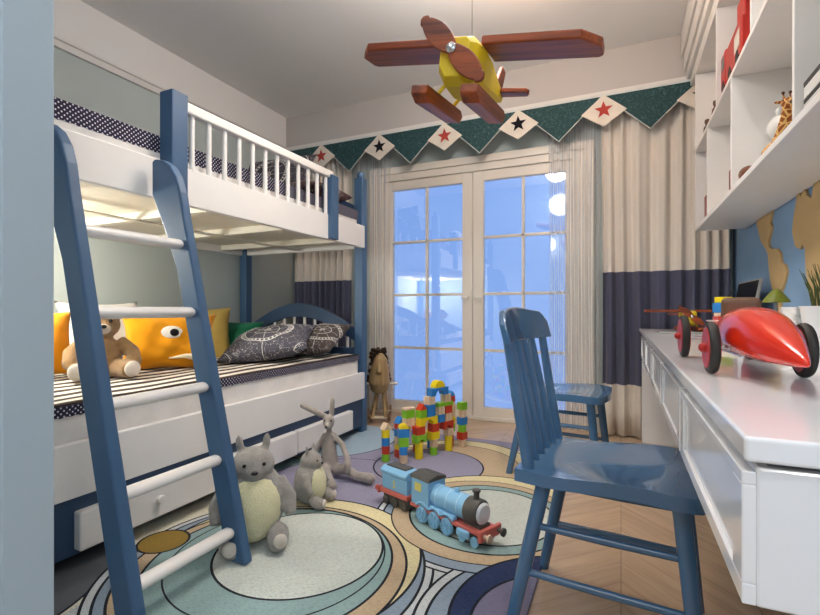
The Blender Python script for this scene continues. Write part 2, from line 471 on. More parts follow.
# pillows
def pillow_mesh(w, h, t, pinch=.10, n=26, fold=0.0):
    mb = MB(); top = []; bot = []
    for i in range(n + 1):
        rt = []; rb = []
        for j in range(n + 1):
            u = -1 + 2 * i / n; v = -1 + 2 * j / n
            px = u * w / 2 * (1 - pinch * (1 - v * v) * abs(u)); py = v * h / 2 * (1 - pinch * (1 - u * u) * abs(v))
            z = t / 2 * (max(0, 1 - abs(u) ** 2.6) ** .55) * (max(0, 1 - abs(v) ** 2.6) ** .55)
            wr = .05 * t * math.sin(u * 9 + v * 4) * math.sin(v * 7 - u * 2) * (1 - u * u) * (1 - v * v)
            edge = i in (0, n) or j in (0, n)
            a = mb.bm.verts.new((px, py, z + wr + fold * u * u * w))
            rt.append(a); rb.append(a if edge else mb.bm.verts.new((px, py, -z + fold * u * u * w)))
        top.append(rt); bot.append(rb)
    for i in range(n):
        for j in range(n):
            mb.bm.faces.new((top[i][j], top[i + 1][j], top[i + 1][j + 1], top[i][j + 1]))
            f = (bot[i][j], bot[i][j + 1], bot[i + 1][j + 1], bot[i + 1][j])
            if len(set(f)) > 2 and not all(q in (top[i][j], top[i + 1][j], top[i + 1][j + 1], top[i][j + 1]) for q in f): mb.bm.faces.new(f)
    return mb
def compass_mat(name, base, cx=.05, cy=0, sc=1.0):
    t = NT(name); co = t.coord(); x, y, z = t.sep(co)
    dx = t.math('SUBTRACT', x, cx); dy = t.math('SUBTRACT', y, cy)
    r = t.math('DIVIDE', t.math('SQRT', t.math('ADD', t.math('MULTIPLY', dx, dx), t.math('MULTIPLY', dy, dy))), sc)
    a = t.math('ARCTAN2', dy, dx)
    acc = None
    def add(m_):
        nonlocal acc
        acc = m_ if acc is None else t.math('MAXIMUM', acc, m_)
    for rr, w in ((.16, .004), (.135, .002), (.075, .0025), (.02, .003), (.30, .002)):
        add(t.math('LESS_THAN', t.math('ABSOLUTE', t.math('SUBTRACT', r, rr)), w))
    tick = t.math('MULTIPLY', t.math('GREATER_THAN', t.math('SINE', t.math('MULTIPLY', a, 36)), .2),
                  t.math('MULTIPLY', t.math('GREATER_THAN', r, .138), t.math('LESS_THAN', r, .154)))
    add(tick)
    star = t.math('MULTIPLY', t.math('LESS_THAN', t.math('ABSOLUTE', t.math('MULTIPLY', t.math('SINE', t.math('MULTIPLY', a, 4)), r)), .006), t.math('LESS_THAN', r, .125))
    add(star)
    ray = t.math('MULTIPLY', t.math('LESS_THAN', t.math('ABSOLUTE', dx), .0018), t.math('GREATER_THAN', r, .17))
    add(ray)
    nz = t.noise(co, 26, 3)
    scr = t.math('MULTIPLY', t.math('LESS_THAN', t.math('ABSOLUTE', t.math('SUBTRACT', nz, .5)), .005), t.math('GREATER_THAN', r, .17))
    add(scr)
    t.link(t.mix(acc, lin(base), lin('D8D6D2')), t.b.inputs['Base Color']); t.set(Roughness=.85)
    t.bump(t.noise(co, 300, 2), .001, .4)
    return t.m
def pillow(name, mat, w, h, t, loc, rot, label, group=None, fold=0, pinch=.10):
    o = pillow_mesh(w, h, t, pinch, fold=fold).build(name, mat, None, smooth=True, loc=loc, rot=rot)
    tag(o, label, 'pillow', group); return o
D = math.radians
pillow('pillow', compass_mat('compass_print_grey', '4B4A55', .0, .0), .54, .50, .17, (-2.04, 2.34, .69), (D(14), D(-8), D(28)),
       'grey pillow with a white compass print nearest the edge of the lower bunk', 'compass print pillows')
pillow('pillow', compass_mat('compass_print_brown', '4A413F', .1, .0, .8), .46, .42, .15, (-1.98, 2.70, .69), (D(22), D(-4), D(8)),
       'brown-grey pillow with a circle print beneath the arched headboard of the lower bunk', 'compass print pillows')
pillow('pillow', fabric('green_velvet', '12684A'), .40, .38, .13, (-2.56, 2.52, .665), (D(50), D(0), D(10)),
       'dark green pillow at the back of the lower bunk', None)
pillow('pillow', fabric('khaki_cotton', 'B59A50'), .42, .40, .12, (-2.62, 2.30, .735), (D(66), D(0), D(50)),
       'mustard tan pillow leaning on the wall behind the ladder', None)
pillow('pillow', fabric('white_cotton', 'E6E0D8'), .44, .42, .12, (-2.70, 1.72, .755), (D(66), D(0), D(82)),
       'white pillow leaning on the wall behind the orange eyed cushion', None)
pillow('pillow', compass_mat('compass_print_upper', '3F3B43', 0, 0), .60, .46, .15, (-2.30, 2.68, 1.83), (D(62), D(0), D(4)),
       'dark compass print pillow propped at the far end of the upper bunk', None)
pillow('pillow', compass_mat('rust_print', '4A2F30', .05, .05, .6), .42, .36, .13, (-1.93, 2.66, 1.705), (D(6), D(0), D(80)),
       'dark red printed pillow lying flat on the upper bunk', None)
# orange cushion with an eye, and a plain orange one
OR = fabric('orange_cotton', 'E89A12')
oc = empty('cushion', (-2.27, 1.80, .722), (D(74), D(3), D(62)), label='orange cushion with one round black and white eye beside the teddy bear', cat='cushion')
pillow_mesh(.50, .34, .16, .16).build('cushion_body', OR, oc, smooth=True)
mb = MB(); mb.ell((-.005, .035, .077), (.055, .036, .012)); mb.build('eye_white', fabric('felt_white', 'F1EEE6'), oc, smooth=True)
mb = MB(); mb.ell((.004, .032, .085), (.024, .021, .010)); mb.build('pupil', fabric('felt_black', '15151A'), oc, smooth=True)
mb = MB(); mb.tube([(-.02, -.105, .066), (.06, -.095, .070), (.14, -.10, .062), (.22, -.11, .03)], [.002, .012, .026, .006], 10); mb.build('mouth', fabric('felt_cream', 'EFE3C4'), oc, smooth=True)
pillow('cushion', OR, .36, .32, .15, (-2.48, 1.22, .74), (D(70), D(0), D(72)), 'plain orange cushion behind the teddy bear at the near end of the lower bunk')
bpy.data.objects['cushion.001']['category'] = 'cushion'

# ------------------------------------------------------------------ ladder
ld = empty('bunk_ladder', (-1.45, 1.09, 0), label='blue ladder with white rungs leaning on the bunk bed', cat='ladder')
def lx(z): return -1.222 - .243 * z      # centre line of a stile at height z
for y in (.855, 1.25):
    front = [(lx(z) + .044, z) for z in (.0125, .4, .8, 1.15, 1.25)] + [(-1.500, 1.34), (-1.522, 1.40), (-1.555, 1.445), (-1.595, 1.472), (-1.64, 1.482)]
    back = [(-1.656, 1.475), (-1.656, 1.345), (-1.625, 1.28), (-1.585, 1.20)] + [(lx(z) - .044, z) for z in (1.05, .8, .4, .0125)]
    Mx = Matrix.Translation((1.45, y - 1.09 + .019, 0)) @ Matrix.Rotation(PI / 2, 4, 'X')
    MB().prism(front + back, 0, .038, Mx).build('stile', BLUE_BED, ld, bevel=.008, seg=3)
for z in (.118, .365, .62, .89, 1.142):
    x = lx(z) + 1.45
    mb = MB(); mb.tube([(x, -.218, z), (x, .133, z), (x, .142, z)], [.019, .019, .014], 16, sx=1.35)
    mb.build('rung', WHITE, ld, smooth='auto')

# ------------------------------------------------------------------ soft toys
def plush_mat(name, h, var=.18, stripes=False):
    t = NT(name); co = t.coord()
    f = t.noise(co, 38, 4, .7); c = lin(h)
    d0 = tuple(x * (1 - var) for x in c[:3]) + (1,); d1 = tuple(min(1, x * (1 + var)) for x in c[:3]) + (1,)
    t.link(t.ramp(f, [(.3, d0), (.7, d1)]), t.b.inputs['Base Color']); t.set(Roughness=.95)
    t.b.inputs['Sheen Weight'].default_value = .3; t.b.inputs['Specular IOR Level'].default_value = .1
    t.bump(t.noise(co, 160, 4, .7), .006, .9); return t.m
GREY = plush_mat('grey_plush', '9A958F'); CREAMP = plush_mat('cream_plush', 'E3DDB4', .05); FEET = plush_mat('pale_plush', 'DDD3C6', .06)
BROWN = plush_mat('tan_plush', 'A5835C'); DBROWN = plush_mat('dark_brown_plush', '5A3B28'); LGREY = plush_mat('taupe_plush', 'A59C95', .1)
EYE = plain('glossy_black_bead', '0C0B0B', .1)
def fuse(o, vox=.007, it=4):
    r = o.modifiers.new('remesh', 'REMESH'); r.mode = 'VOXEL'; r.voxel_size = vox; r.use_smooth_shade = True
    s = o.modifiers.new('smooth', 'SMOOTH'); s.iterations = it; s.factor = .6
    return o
def round_plush(root, s):
    """sitting round-bellied grey soft toy; faces -y in local space; s = scale"""
    S = Matrix.Diagonal((s, s, s, 1))
    mb = MB()
    mb.ell((0, 0, .155), (.125, .108, .155), M=S)
    mb.ell((0, -.012, .305), (.082, .076, .07), M=S)
    mb.ell((0, -.07, .29), (.038, .028, .026), M=S)
    for sx in (-1, 1):
        mb.ell((sx * .05, -.005, .385), (.017, .012, .042), (0, sx * .12, 0), M=S)
        mb.tube([(sx * .095, -.01, .235), (sx * .135, -.045, .17), (sx * .135, -.08, .115)], [.03 , .03 , .024 ], 12, M=S)
        mb.ell((sx * .085, -.105, .045), (.042, .062, .042), (.35, 0, sx * -.3), M=S)
    mb.tube([(.0, .09, .04), (0, .16, .055), (0, .19, .13)], [.045, .04, .012], 12, M=S)
    fuse(mb.build('body', GREY, root, smooth=True), .008 * max(s, .75))
    MB().ell((0, -.034, .152), (.108, .086, .138), (-.06, 0, 0), M=S).build('belly', CREAMP, root, smooth=True)
    MB().ell((0, -.099, .297), (.013, .008, .008), M=S).build('nose', EYE, root, smooth=True)
    for sx in (-1, 1):
        MB().ell((sx * .036, -.078, .322), (.007, .005, .007), M=S).build('eye', EYE, root, smooth=True)
        MB().ell((sx * .088, -.155, .05), (.026, .012, .028), M=S).build('foot_pad', FEET, root, smooth=True)
p1 = empty('stuffed_toy', (-1.29, 1.385, .012), (0, 0, D(46)), label='largest round grey stuffed toy with a cream belly beside the ladder foot', cat='stuffed toy', group='grey soft toys on the rug')
round_plush(p1, .97)
p2 = empty('stuffed_toy', (-1.30, 1.755, .012), (0, 0, D(100)), label='small round grey stuffed toy with cream belly, between larger toy and lanky rabbit', cat='stuffed toy', group='grey soft toys on the rug')
round_plush(p2, .64)
# long-limbed rabbit, sitting with legs out
p3 = empty('stuffed_rabbit', (-1.42, 2.09, .012), (0, 0, D(22)), label='lanky grey stuffed rabbit with long ears and outstretched legs by the drawers', cat='stuffed toy', group='grey soft toys on the rug')
mb = MB()
mb.tube([(0, .0, .045), (0, .0, .11), (0, .0, .19), (0, 0, .235), (0, -.005, .26)], [.05, .045, .03, .016, .014], 16)
mb.ell((0, -.012, .29), (.030, .034, .038)); mb.ell((0, -.045, .275), (.017, .026, .018))
mb.tube([(-.012, 0, .315), (-.05, .0, .33), (-.15, .0, .375), (-.16, 0, .378)], [.012, .017, .014, .004], 12)
mb.tube([(.012, 0, .315), (.014, .0, .35), (.018, .0, .41), (.019, 0, .425)], [.012, .015, .012, .004], 12)
mb.tube([(.02, -.005, .225), (.075, -.02, .17), (.11, -.075, .12), (.115, -.09, .09), (.112, -.10, .05)], [.014, .016, .015, .02, .012], 12)
mb.tube([(-.02, -.005, .225), (-.065, -.01, .15), (-.075, -.04, .09), (-.075, -.06, .04)], [.014, .016, .015, .015], 12)
mb.tube([(.03, -.01, .04), (.10, -.04, .05), (.16, -.09, .035), (.24, -.12, .032), (.26, -.125, .03)], [.035, .026, .022, .028, .012], 12)
mb.tube([(-.02, -.01, .04), (.0, -.09, .06), (.03, -.15, .032), (.06, -.23, .032), (.065, -.25, .03)], [.035, .026, .024, .03, .012], 12)
fuse(mb.build('body', LGREY, p3, smooth=True), .006, 3)
MB().ell((0, -.073, .278), (.006, .005, .005)).build('nose', EYE, p3, smooth=True)
for sx in (-1, 1): MB().ell((sx * .018, -.036, .302), (.005, .004, .005)).build('eye', EYE, p3, smooth=True)
# teddy
tb = empty('teddy_bear', (-2.26, 1.42, .578), (0, 0, D(62)), label='tan teddy bear with pale foot pads sitting on the striped bedspread behind the ladder', cat='teddy bear')
mb = MB()
mb.ell((0, 0, .10), (.085, .075, .105)); mb.ell((0, -.01, .25), (.078, .07, .068)); mb.ell((0, -.068, .235), (.036, .034, .03))
for sx in (-1, 1):
    mb.ell((sx * .066, .0, .305), (.028, .014, .028))
    mb.tube([(sx * .07, -.01, .17), (sx * .12, -.045, .12), (sx * .125, -.10, .075), (sx * .12, -.12, .065)], [.032, .034, .032, .016], 12)
    mb.tube([(sx * .05, -.03, .045), (sx * .085, -.11, .042), (sx * .10, -.17, .045)], [.045, .042, .038], 14)
fuse(mb.build('body', BROWN, tb, smooth=True), .007)
MB().ell((0, -.078, .232), (.032, .030, .026)).build('muzzle', FEET, tb, smooth=True)
MB().ell((0, -.108, .243), (.013, .009, .009)).build('nose', EYE, tb, smooth=True)
for sx in (-1, 1):
    MB().ell((sx * .03, -.075, .268), (.008, .006, .008)).build('eye', EYE, tb, smooth=True)
    MB().ell((sx * .105, -.192, .05), (.034, .022, .038), (.1, 0, sx * .25)).build('foot_pad', FEET, tb, smooth=True)
    MB().ell((sx * .067, -.010, .306), (.020, .010, .020)).build('inner_ear', DBROWN, tb, smooth=True)

# ------------------------------------------------------------------ rocking horse
HW = wood('pale_horse_wood', '94764C', 'B99B6C', 1.2, 2, .5); HWH = wood('light_birch', 'CDB899', 'E4D6BE', 1.2, 0, .5)
rh = empty('rocking_horse', (-1.775, 3.36, 0), (0, 0, D(24)), label='small wooden rocking horse with curly dark mane between the bed and the balcony doors', cat='rocking horse')
mb = MB()
for sx in (-1, 1):
    pts = []
    for i in range(13):
        a = -.62 + 1.24 * i / 12; pts.append((math.sin(a) * .30, .30 - math.cos(a) * .30 + .018))
    out = [(p[0], p[1] - .016) for p in pts] + [(p[0], p[1] + .016) for p in pts[::-1]]
    Mx = Matrix.Translation((sx * .075 - .01, 0, 0)) @ Matrix.Rotation(PI / 2, 4, 'Z') @ Matrix.Rotation(PI / 2, 4, 'X')
    mm = MB().prism(out, -.009, .009, Mx).build('rocker', wood('walnut_rocker', '6B4B2F', '8D6A45', 1, 1, .5), rh, bevel=.003)
for ya in (-.13, .10): MB().box(-.09, .07, ya, ya + .03, .04, .058).build('rocker_crossbar', HWH, rh, bevel=.003)
for (x, y) in ((-.055, -.10), (.035, -.10), (-.055, .10), (.035, .10)):
    MB().cyl((x * 1.15, y * 1.25, .05), (x * .55, y * .7, .25), .012, .016, 12).build('leg', HW, rh, smooth='auto')
MB().ell((-.01, .02, .27), (.045, .15, .045)).build('horse_body', HW, rh, smooth=True)
MB().ell((-.01, .03, .316), (.035, .07, .012)).build('saddle', plain('brown_saddle', '5C3D28', .6), rh, smooth=True)
mb = MB(); mb.tube([(-.01, -.10, .27), (-.01, -.13, .34), (-.004, -.15, .44), (.004, -.165, .52), (.006, -.17, .56)], [.07, .085, .070, .048, .016], 16)
mb.tube([(-.004, -.14, .50), (-.004, -.20, .455), (-.004, -.225, .41)], [.034, .03, .02], 14)
fuse(mb.build('horse_head', HW, rh, smooth=True), .007, 3)
mb = MB(); rnd = random.Random(3)
for i in range(110):
    u = rnd.random(); a = rnd.uniform(-1.2, 1.2)
    z = .59 - u * .27; r = .058 + u * .055
    c = vec(-.01 - abs(math.sin(a)) * r * (1 if i % 2 else -.8), -.14 + u * .03 + math.cos(a) * .022, z + rnd.uniform(-.01, .01))
    mb.tube([c + vec(.011 * math.cos(k), .004 * k - .01, .011 * math.sin(k)) for k in range(0, 7)], .0075, 6)
mb.build('mane', plain('dark_brown_wool', '3A2A1C', .9), rh, smooth=True)
mb = MB(); mb.cyl((-.135, -.13, .318), (.125, -.13, .318), .009, n=12); mb.build('handle', HWH, rh, smooth='auto')
for x in (-.13, .12): MB().ell((x, -.13, .32), (.018, .014, .014)).build('handle_grip', WHITE, rh, smooth=True)
for sx in (-1, 1): MB().ell((-.004 + sx * .031, -.165, .485), (.004, .006, .006)).build('eye', EYE, rh, smooth=True)

# ------------------------------------------------------------------ building blocks
BC = {'green': plain('green_block_paint', '7DB928', .35, .03), 'red': plain('red_block_paint', 'C23A22', .35, .03),
      'blue': plain('blue_block_paint', '2A7CC4', .35, .03), 'yellow': plain('yellow_block_paint', 'E8CC18', .35, .03),
      'natural': wood('natural_block_wood', 'C9A988', 'E2CBB0', 2.0, 2, .5)}
U = .048
def block(shape, col, x, y, z, w, h, dth, rz, label):
    mb = MB()
    if shape == 'cube': mb.box(-w / 2, w / 2, -dth / 2, dth / 2, 0, h)
    elif shape == 'cylinder': mb.lathe([(w / 2, 0), (w / 2, h)], 24)
    elif shape == 'triangle':
        mb.prism([(-w / 2, 0), (w / 2, 0), (0, h)], -dth / 2, dth / 2, Matrix.Rotation(PI / 2, 4, 'X'))
    elif shape == 'half-disc':
        mb.prism([(w / 2 * math.cos(PI * i / 14), h * math.sin(PI * i / 14)) for i in range(15)], -dth / 2, dth / 2, Matrix.Rotation(PI / 2, 4, 'X'))
    elif shape == 'arch':
        r = min(w * .27, h * .72)
        mb.prism([(-w / 2, 0), (-r, 0)] + [(-r * math.cos(PI * i / 12), r * math.sin(PI * i / 12)) for i in range(1, 12)] + [(r, 0), (w / 2, 0), (w / 2, h), (-w / 2, h)],
                 -dth / 2, dth / 2, Matrix.Rotation(PI / 2, 4, 'X'))
    elif shape == 'plank': mb.box(-w / 2, w / 2, -dth / 2, dth / 2, 0, h)
    o = mb.build('toy_block', BC[col], None, smooth='auto' if shape == 'cylinder' else False, bevel=.0015, loc=(x, y, z), rot=(0, 0, rz))
    return tag(o, label, 'toy block', 'building blocks of the toy castle')
z0 = .0118
LX, LY = .426, .905; FA = math.atan2(LY, LX)
def fp(s, t=0): return (-1.150 + LX * s + LY * t, 2.447 + LY * s - LX * t)   # t>0 towards the room
ORD = ['bottom', 'second', 'third', 'fourth', 'fifth', 'sixth', 'seventh', 'eighth', 'ninth', 'tenth']
def column(name, s, t, items, world=None, rz=None, start=0, zstart=None):
    x, y = world if world else fp(s, t)
    z = zstart if zstart is not None else z0 + start * U
    for k, it in enumerate(items):
        shape, col, w, h = it[:4]; off = it[4] if len(it) > 4 else 0
        ox, oy = x + LX * off, y + LY * off
        pos = 'top' if k == len(items) - 1 and k > 0 else ORD[k]
        block(shape, col, ox, oy, z, w * U, h * U, U * .98 if shape != 'cylinder' else U, FA if rz is None else rz,
              '%s %s, %s of the %s in the toy castle' % (col if col != 'natural' else 'unpainted', shape + ' block', pos + ' piece' if len(items) > 1 else 'forming part', name))
        z += h * U
    return z
column('separate left tower', 0, 0, [('cylinder', 'green', 1, .9), ('cylinder', 'red', 1, 1), ('cylinder', 'blue', 1, 1), ('cylinder', 'yellow', 1, 1), ('triangle', 'natural', 1.15, .8)], world=(-1.257, 2.43))
column('tower behind the left end', 0, 0, [('cube', 'red', 1, 1), ('cube', 'yellow', 1, .6), ('cube', 'natural', 1, 1), ('cube', 'blue', 1.1, .9), ('cube', 'red', 1, .8), ('triangle', 'blue', 1.3, .8)], world=(-1.215, 2.535))
column('yellow-domed front tower', 0, 0, [('cylinder', 'natural', 1, 1), ('cylinder', 'blue', 1.05, 1), ('cube', 'green', 1.15, 1.1), ('cube', 'blue', 1.3, 1.05), ('half-disc', 'yellow', 1.2, .55)], rz=FA - .5)
column('second front pillar', .12, 0, [('cylinder', 'yellow', 1.02, 2), ('arch', 'green', 1.6, .98, .004), ('cube', 'red', 1.3, 1.02)])
column('third front pillar', .24, 0, [('cylinder', 'green', 1, 1), ('cylinder', 'natural', 1, 1), ('cube', 'yellow', 1.3, .95), ('cube', 'red', 1.15, 1.05)])
column('fourth front pillar', .37, 0, [('cylinder', 'yellow', 1, 2), ('cube', 'natural', 1, .95)])
column('low right bridge', .352, 0, [('arch', 'red', 1.75, 1.05)], zstart=z0 + 2.95 * U)
column('low left bridge', .185, 0, [('arch', 'yellow', 2.9, 1)], zstart=z0 + 4 * U)
column('left shoulder stack', .082, -.052, [('cube', 'natural', 1.4, 1), ('cube', 'green', 1.4, 1), ('plank', 'natural', 1.6, .25)], zstart=z0 + 4 * U)
column('red-gabled stack', .14, 0, [('cube', 'green', 1, 1), ('triangle', 'red', 1.1, .75)], zstart=z0 + 5 * U)
column('left upper pier', .205, 0, [('cube', 'blue', 1.25, 1.5), ('cube', 'natural', 1.15, 1)], zstart=z0 + 5 * U)
column('blue and plain pair', .292, 0, [('cube', 'blue', 1, 1), ('cube', 'natural', 1, 1)], zstart=z0 + 4 * U)
column('stack on the red bridge', .352, 0, [('cube', 'natural', 1.05, 1), ('cube', 'red', 1.15, 1)], zstart=z0 + 4 * U)
column('flat course', .325, 0, [('plank', 'green', 2.6, .5)], zstart=z0 + 6 * U)
column('right pier', .345, 0, [('cube', 'natural', 1, 1)], zstart=z0 + 6.5 * U)
column('summit bridge', .275, 0, [('arch', 'blue', 3.0, 1), ('half-disc', 'yellow', 1.75, .9)], zstart=z0 + 7.5 * U)
column('right end tower', .495, 0, [('cylinder', 'natural', 1.05, 1), ('cube', 'red', 1.1, 1), ('cylinder', 'green', 1.1, 1), ('cube', 'blue', 1.1, 1), ('cylinder', 'natural', 1.1, 1), ('cube', 'green', 1, 1)])
column('tower behind the right end', .445, -.06, [('cylinder', 'red', 1, 2), ('cube', 'green', 1, 1), ('cube', 'yellow', 1, 1), ('cube', 'natural', 1, 1), ('cube', 'natural', 1, 1), ('cube', 'red', 1, .8), ('triangle', 'blue', 1.1, .7)])
column('left rear pillar', .082, -.10, [('cylinder', 'yellow', 1, 1), ('cube', 'blue', 1, 1), ('cylinder', 'red', 1, 1), ('plank', 'yellow', 1.6, .98)]) 
column('middle rear pillar', .2, -.11, [('cylinder', 'red', 1, 1), ('cube', 'yellow', 1, 1), ('cube', 'blue', 1, 1), ('triangle', 'red', 1.2, .7)])
column('right rear pillar', .32, -.11, [('cylinder', 'blue', 1, 1), ('cube', 'green', 1, 1), ('triangle', 'yellow', 1.1, .7)])

# ------------------------------------------------------------------ toy train
TB = plain('train_blue_paint', '7FB2D6', .45, .04); TBD = plain('train_wheel_blue', '86B8D4', .45, .04); TR = plain('train_red_paint', 'C4645A', .45, .04)
TK = plain('train_grey_black', '4A4742', .5, .06); TW = plain('train_light_grey', 'D2D5D8', .5, .03); TY = plain('train_yellow_paint', 'DCCB6A', .5)
def dirM(loc, ax='X'):
    if ax == 'X': return Matrix.Translation(loc) @ Matrix.Rotation(PI / 2, 4, 'Y')
    return Matrix.Translation(loc) @ Matrix.Rotation(PI / 2, 4, 'X')
TD = math.atan2(-.235, .53)
tr = empty('toy_locomotive', (-.622, 1.785, .0118), (0, 0, TD), label='light blue toy steam locomotive with red running board on the rug', cat='toy train', group='toy train pieces')
# local: +x forward, length ~.44
MB().box(-.21, .20, -.052, .052, .05, .066).build('running_board', TR, tr, bevel=.003)
MB().box(.195, .21, -.065, .065, .035, .075).build('buffer_beam', TR, tr, bevel=.003)
for y in (-.042, .042): MB().lathe([(.008, 0), (.008, .02), (.016, .022), (.016, .03), (0, .032)], 16, dirM((.21, y, .055))).build('buffer', TK if y > 0 else plain('buffer_beige', 'BFA28C', .5), tr, smooth='auto')
MB().lathe([(.046, 0), (.046, .18), (.048, .18), (.048, .19)], 28, dirM((-.09, 0, .115))).build('boiler', TB, tr, smooth='auto', bevel=.002)
mb = MB()
for k in (0, .06, .12): mb.lathe([(.0475, 0), (.0475, .006)], 28, dirM((-.06 + k, 0, .115)))
mb.build('boiler_band', plain('pale_blue_band', '9CC6E2', .4), tr, smooth='auto')
MB().lathe([(.050, 0), (.050, .06), (.046, .066), (.0, .067)], 28, dirM((.10, 0, .115))).build('smokebox', TK, tr, smooth='auto', bevel=.002)
MB().lathe([(.040, 0), (.041, .006), (.034, .013), (0, .015)], 28, dirM((.165, 0, .115))).build('smokebox_door', TW, tr, smooth='auto')
MB().box(.09, .18, -.03, .03, .062, .078).build('smokebox_saddle', TK, tr, bevel=.004)
MB().lathe([(.014, 0), (.012, .01), (.012, .028), (.017, .03), (.017, .038), (.012, .04)], 20, Matrix.Translation((.135, 0, .16))).build('chimney', TK, tr, smooth='auto')
MB().lathe([(.011, 0), (.011, .012), (.008, .018), (0, .02)], 20, Matrix.Translation((.03, 0, .158))).build('dome', TB, tr, smooth='auto')
mb = MB().box(-.20, -.09, -.052, .052, .066, .175); mb.build('cab', TB, tr, bevel=.003)
mb = MB(); mb.prism([(-.056, .175), (.056, .175), (.05, .188), (0, .197), (-.05, .188)], -.06, .06, Matrix.Translation((-.145, 0, 0)) @ Matrix.Rotation(PI / 2, 4, 'Z') @ Matrix.Rotation(PI / 2, 4, 'X')); mb.build('cab_roof', TK, tr, bevel=.002)
for y in (-1, 1):
    MB().box(-.175, -.135, *sorted((y * .0515, y * .0545)), .125, .16).build('cab_window', TY, tr, bevel=.001)
    MB().box(-.09, .06, *sorted((y * .05, y * .028)), .066, .085).build('side_tank', TB, tr, bevel=.006)
    for x in (-.13, -.055, .02):
        w = MB(); w.lathe([(.033, 0), (.033, .010)], 24, dirM((x, y * .052 + (.005 if y < 0 else .005), .034), 'Y')); wo = w.build('wheel', TBD, tr, smooth='auto', bevel=.001)
        r_ = MB()
        for k in range(6):
            a = k * PI / 3; r_.tube([(x, y * .0585, .034), (x + .026 * math.cos(a), y * .0585, .034 + .026 * math.sin(a))], .003, 6)
        ring = [(x + .028 * math.cos(2 * PI * i / 24), y * .0585, .034 + .028 * math.sin(2 * PI * i / 24)) for i in range(25)]
        r_.tube(ring, .0028, 6, cap=False); r_.build('wheel_spokes', TB, wo, smooth=True)
        MB().tube([(x - .036 + .072 * i / 10, y * .052, .066 + .016 * math.sin(PI * i / 10)) for i in range(11)], .006, 8).build('splasher', TB, tr, smooth=True)
    for x in (.10, .165): MB().lathe([(.02, 0), (.02, .008)], 20, dirM((x, y * .048 + .004, .021), 'Y')).build('small_wheel', TBD, tr, smooth='auto', bevel=.001)
    MB().box(.085, .15, *sorted((y * .052, y * .07)), .028, .058).build('cylinder_block', TB, tr, bevel=.008)
MB().box(-.20, .19, -.03, .03, .022, .05).build('chassis', TK, tr, bevel=.003)
tn_loc = (-.622 - math.cos(TD) * .318, 1.785 - math.sin(TD) * .318, .0118); tr.scale = (.95, .97, 1.0)
tn = empty('toy_coal_tender', tn_loc, (0, 0, TD + .06), label='light blue toy coal tender on a red frame, coupled behind the locomotive', cat='toy train', group='toy train pieces')
tn.scale = (.95, .98, 1.0)
MB().box(-.095, .092, -.05, .05, .052, .072).build('running_board', TR, tn, bevel=.003)
MB().box(-.103, -.095, -.058, .058, .045, .075).build('buffer_beam', TR, tn, bevel=.002)
for y in (-.04, .04): MB().lathe([(.007, -.028), (.012, -.026), (.012, -.02), (.006, -.018), (.006, 0)], 14, dirM((-.10, y, .06))).build('buffer', TR, tn, smooth='auto')
MB().cyl((.088, 0, .055), (.118, 0, .055), .008).build('coupling', TR, tn, smooth='auto')
MB().box(-.085, .085, -.042, .042, .072, .135).build('tank', TB, tn, bevel=.003)
mb = MB().prism([(-.042, .135), (.042, .135), (.052, .15), (.052, .157), (.03, .172), (-.03, .172), (-.052, .157), (-.052, .15)], -.088, .088, Matrix.Rotation(PI / 2, 4, 'Z') @ Matrix.Rotation(PI / 2, 4, 'X')); mb.build('tank_top', TB, tn, bevel=.003)
MB().box(-.07, .06, -.028, .028, .171, .178).build('coal_load', TK, tn, bevel=.004)
MB().box(-.085, .085, -.035, .035, .006, .053).build('chassis', TK, tn, bevel=.006)
for y in (-1, 1):
    for x in (-.06, 0, .06): MB().lathe([(.02, 0), (.02, .009)], 20, dirM((x, y * .038 + .0045, .0205), 'Y')).build('wheel', TK, tn, smooth='auto', bevel=.001)
    n1 = MB(); yy = sorted((y * .0425, y * .0437))
    n1.box(-.003, .004, *yy, .09, .12); n1.box(-.008, -.003, *yy, .112, .117); n1.box(-.009, .010, *yy, .088, .092)
    n1.build('numeral', TY, tn)

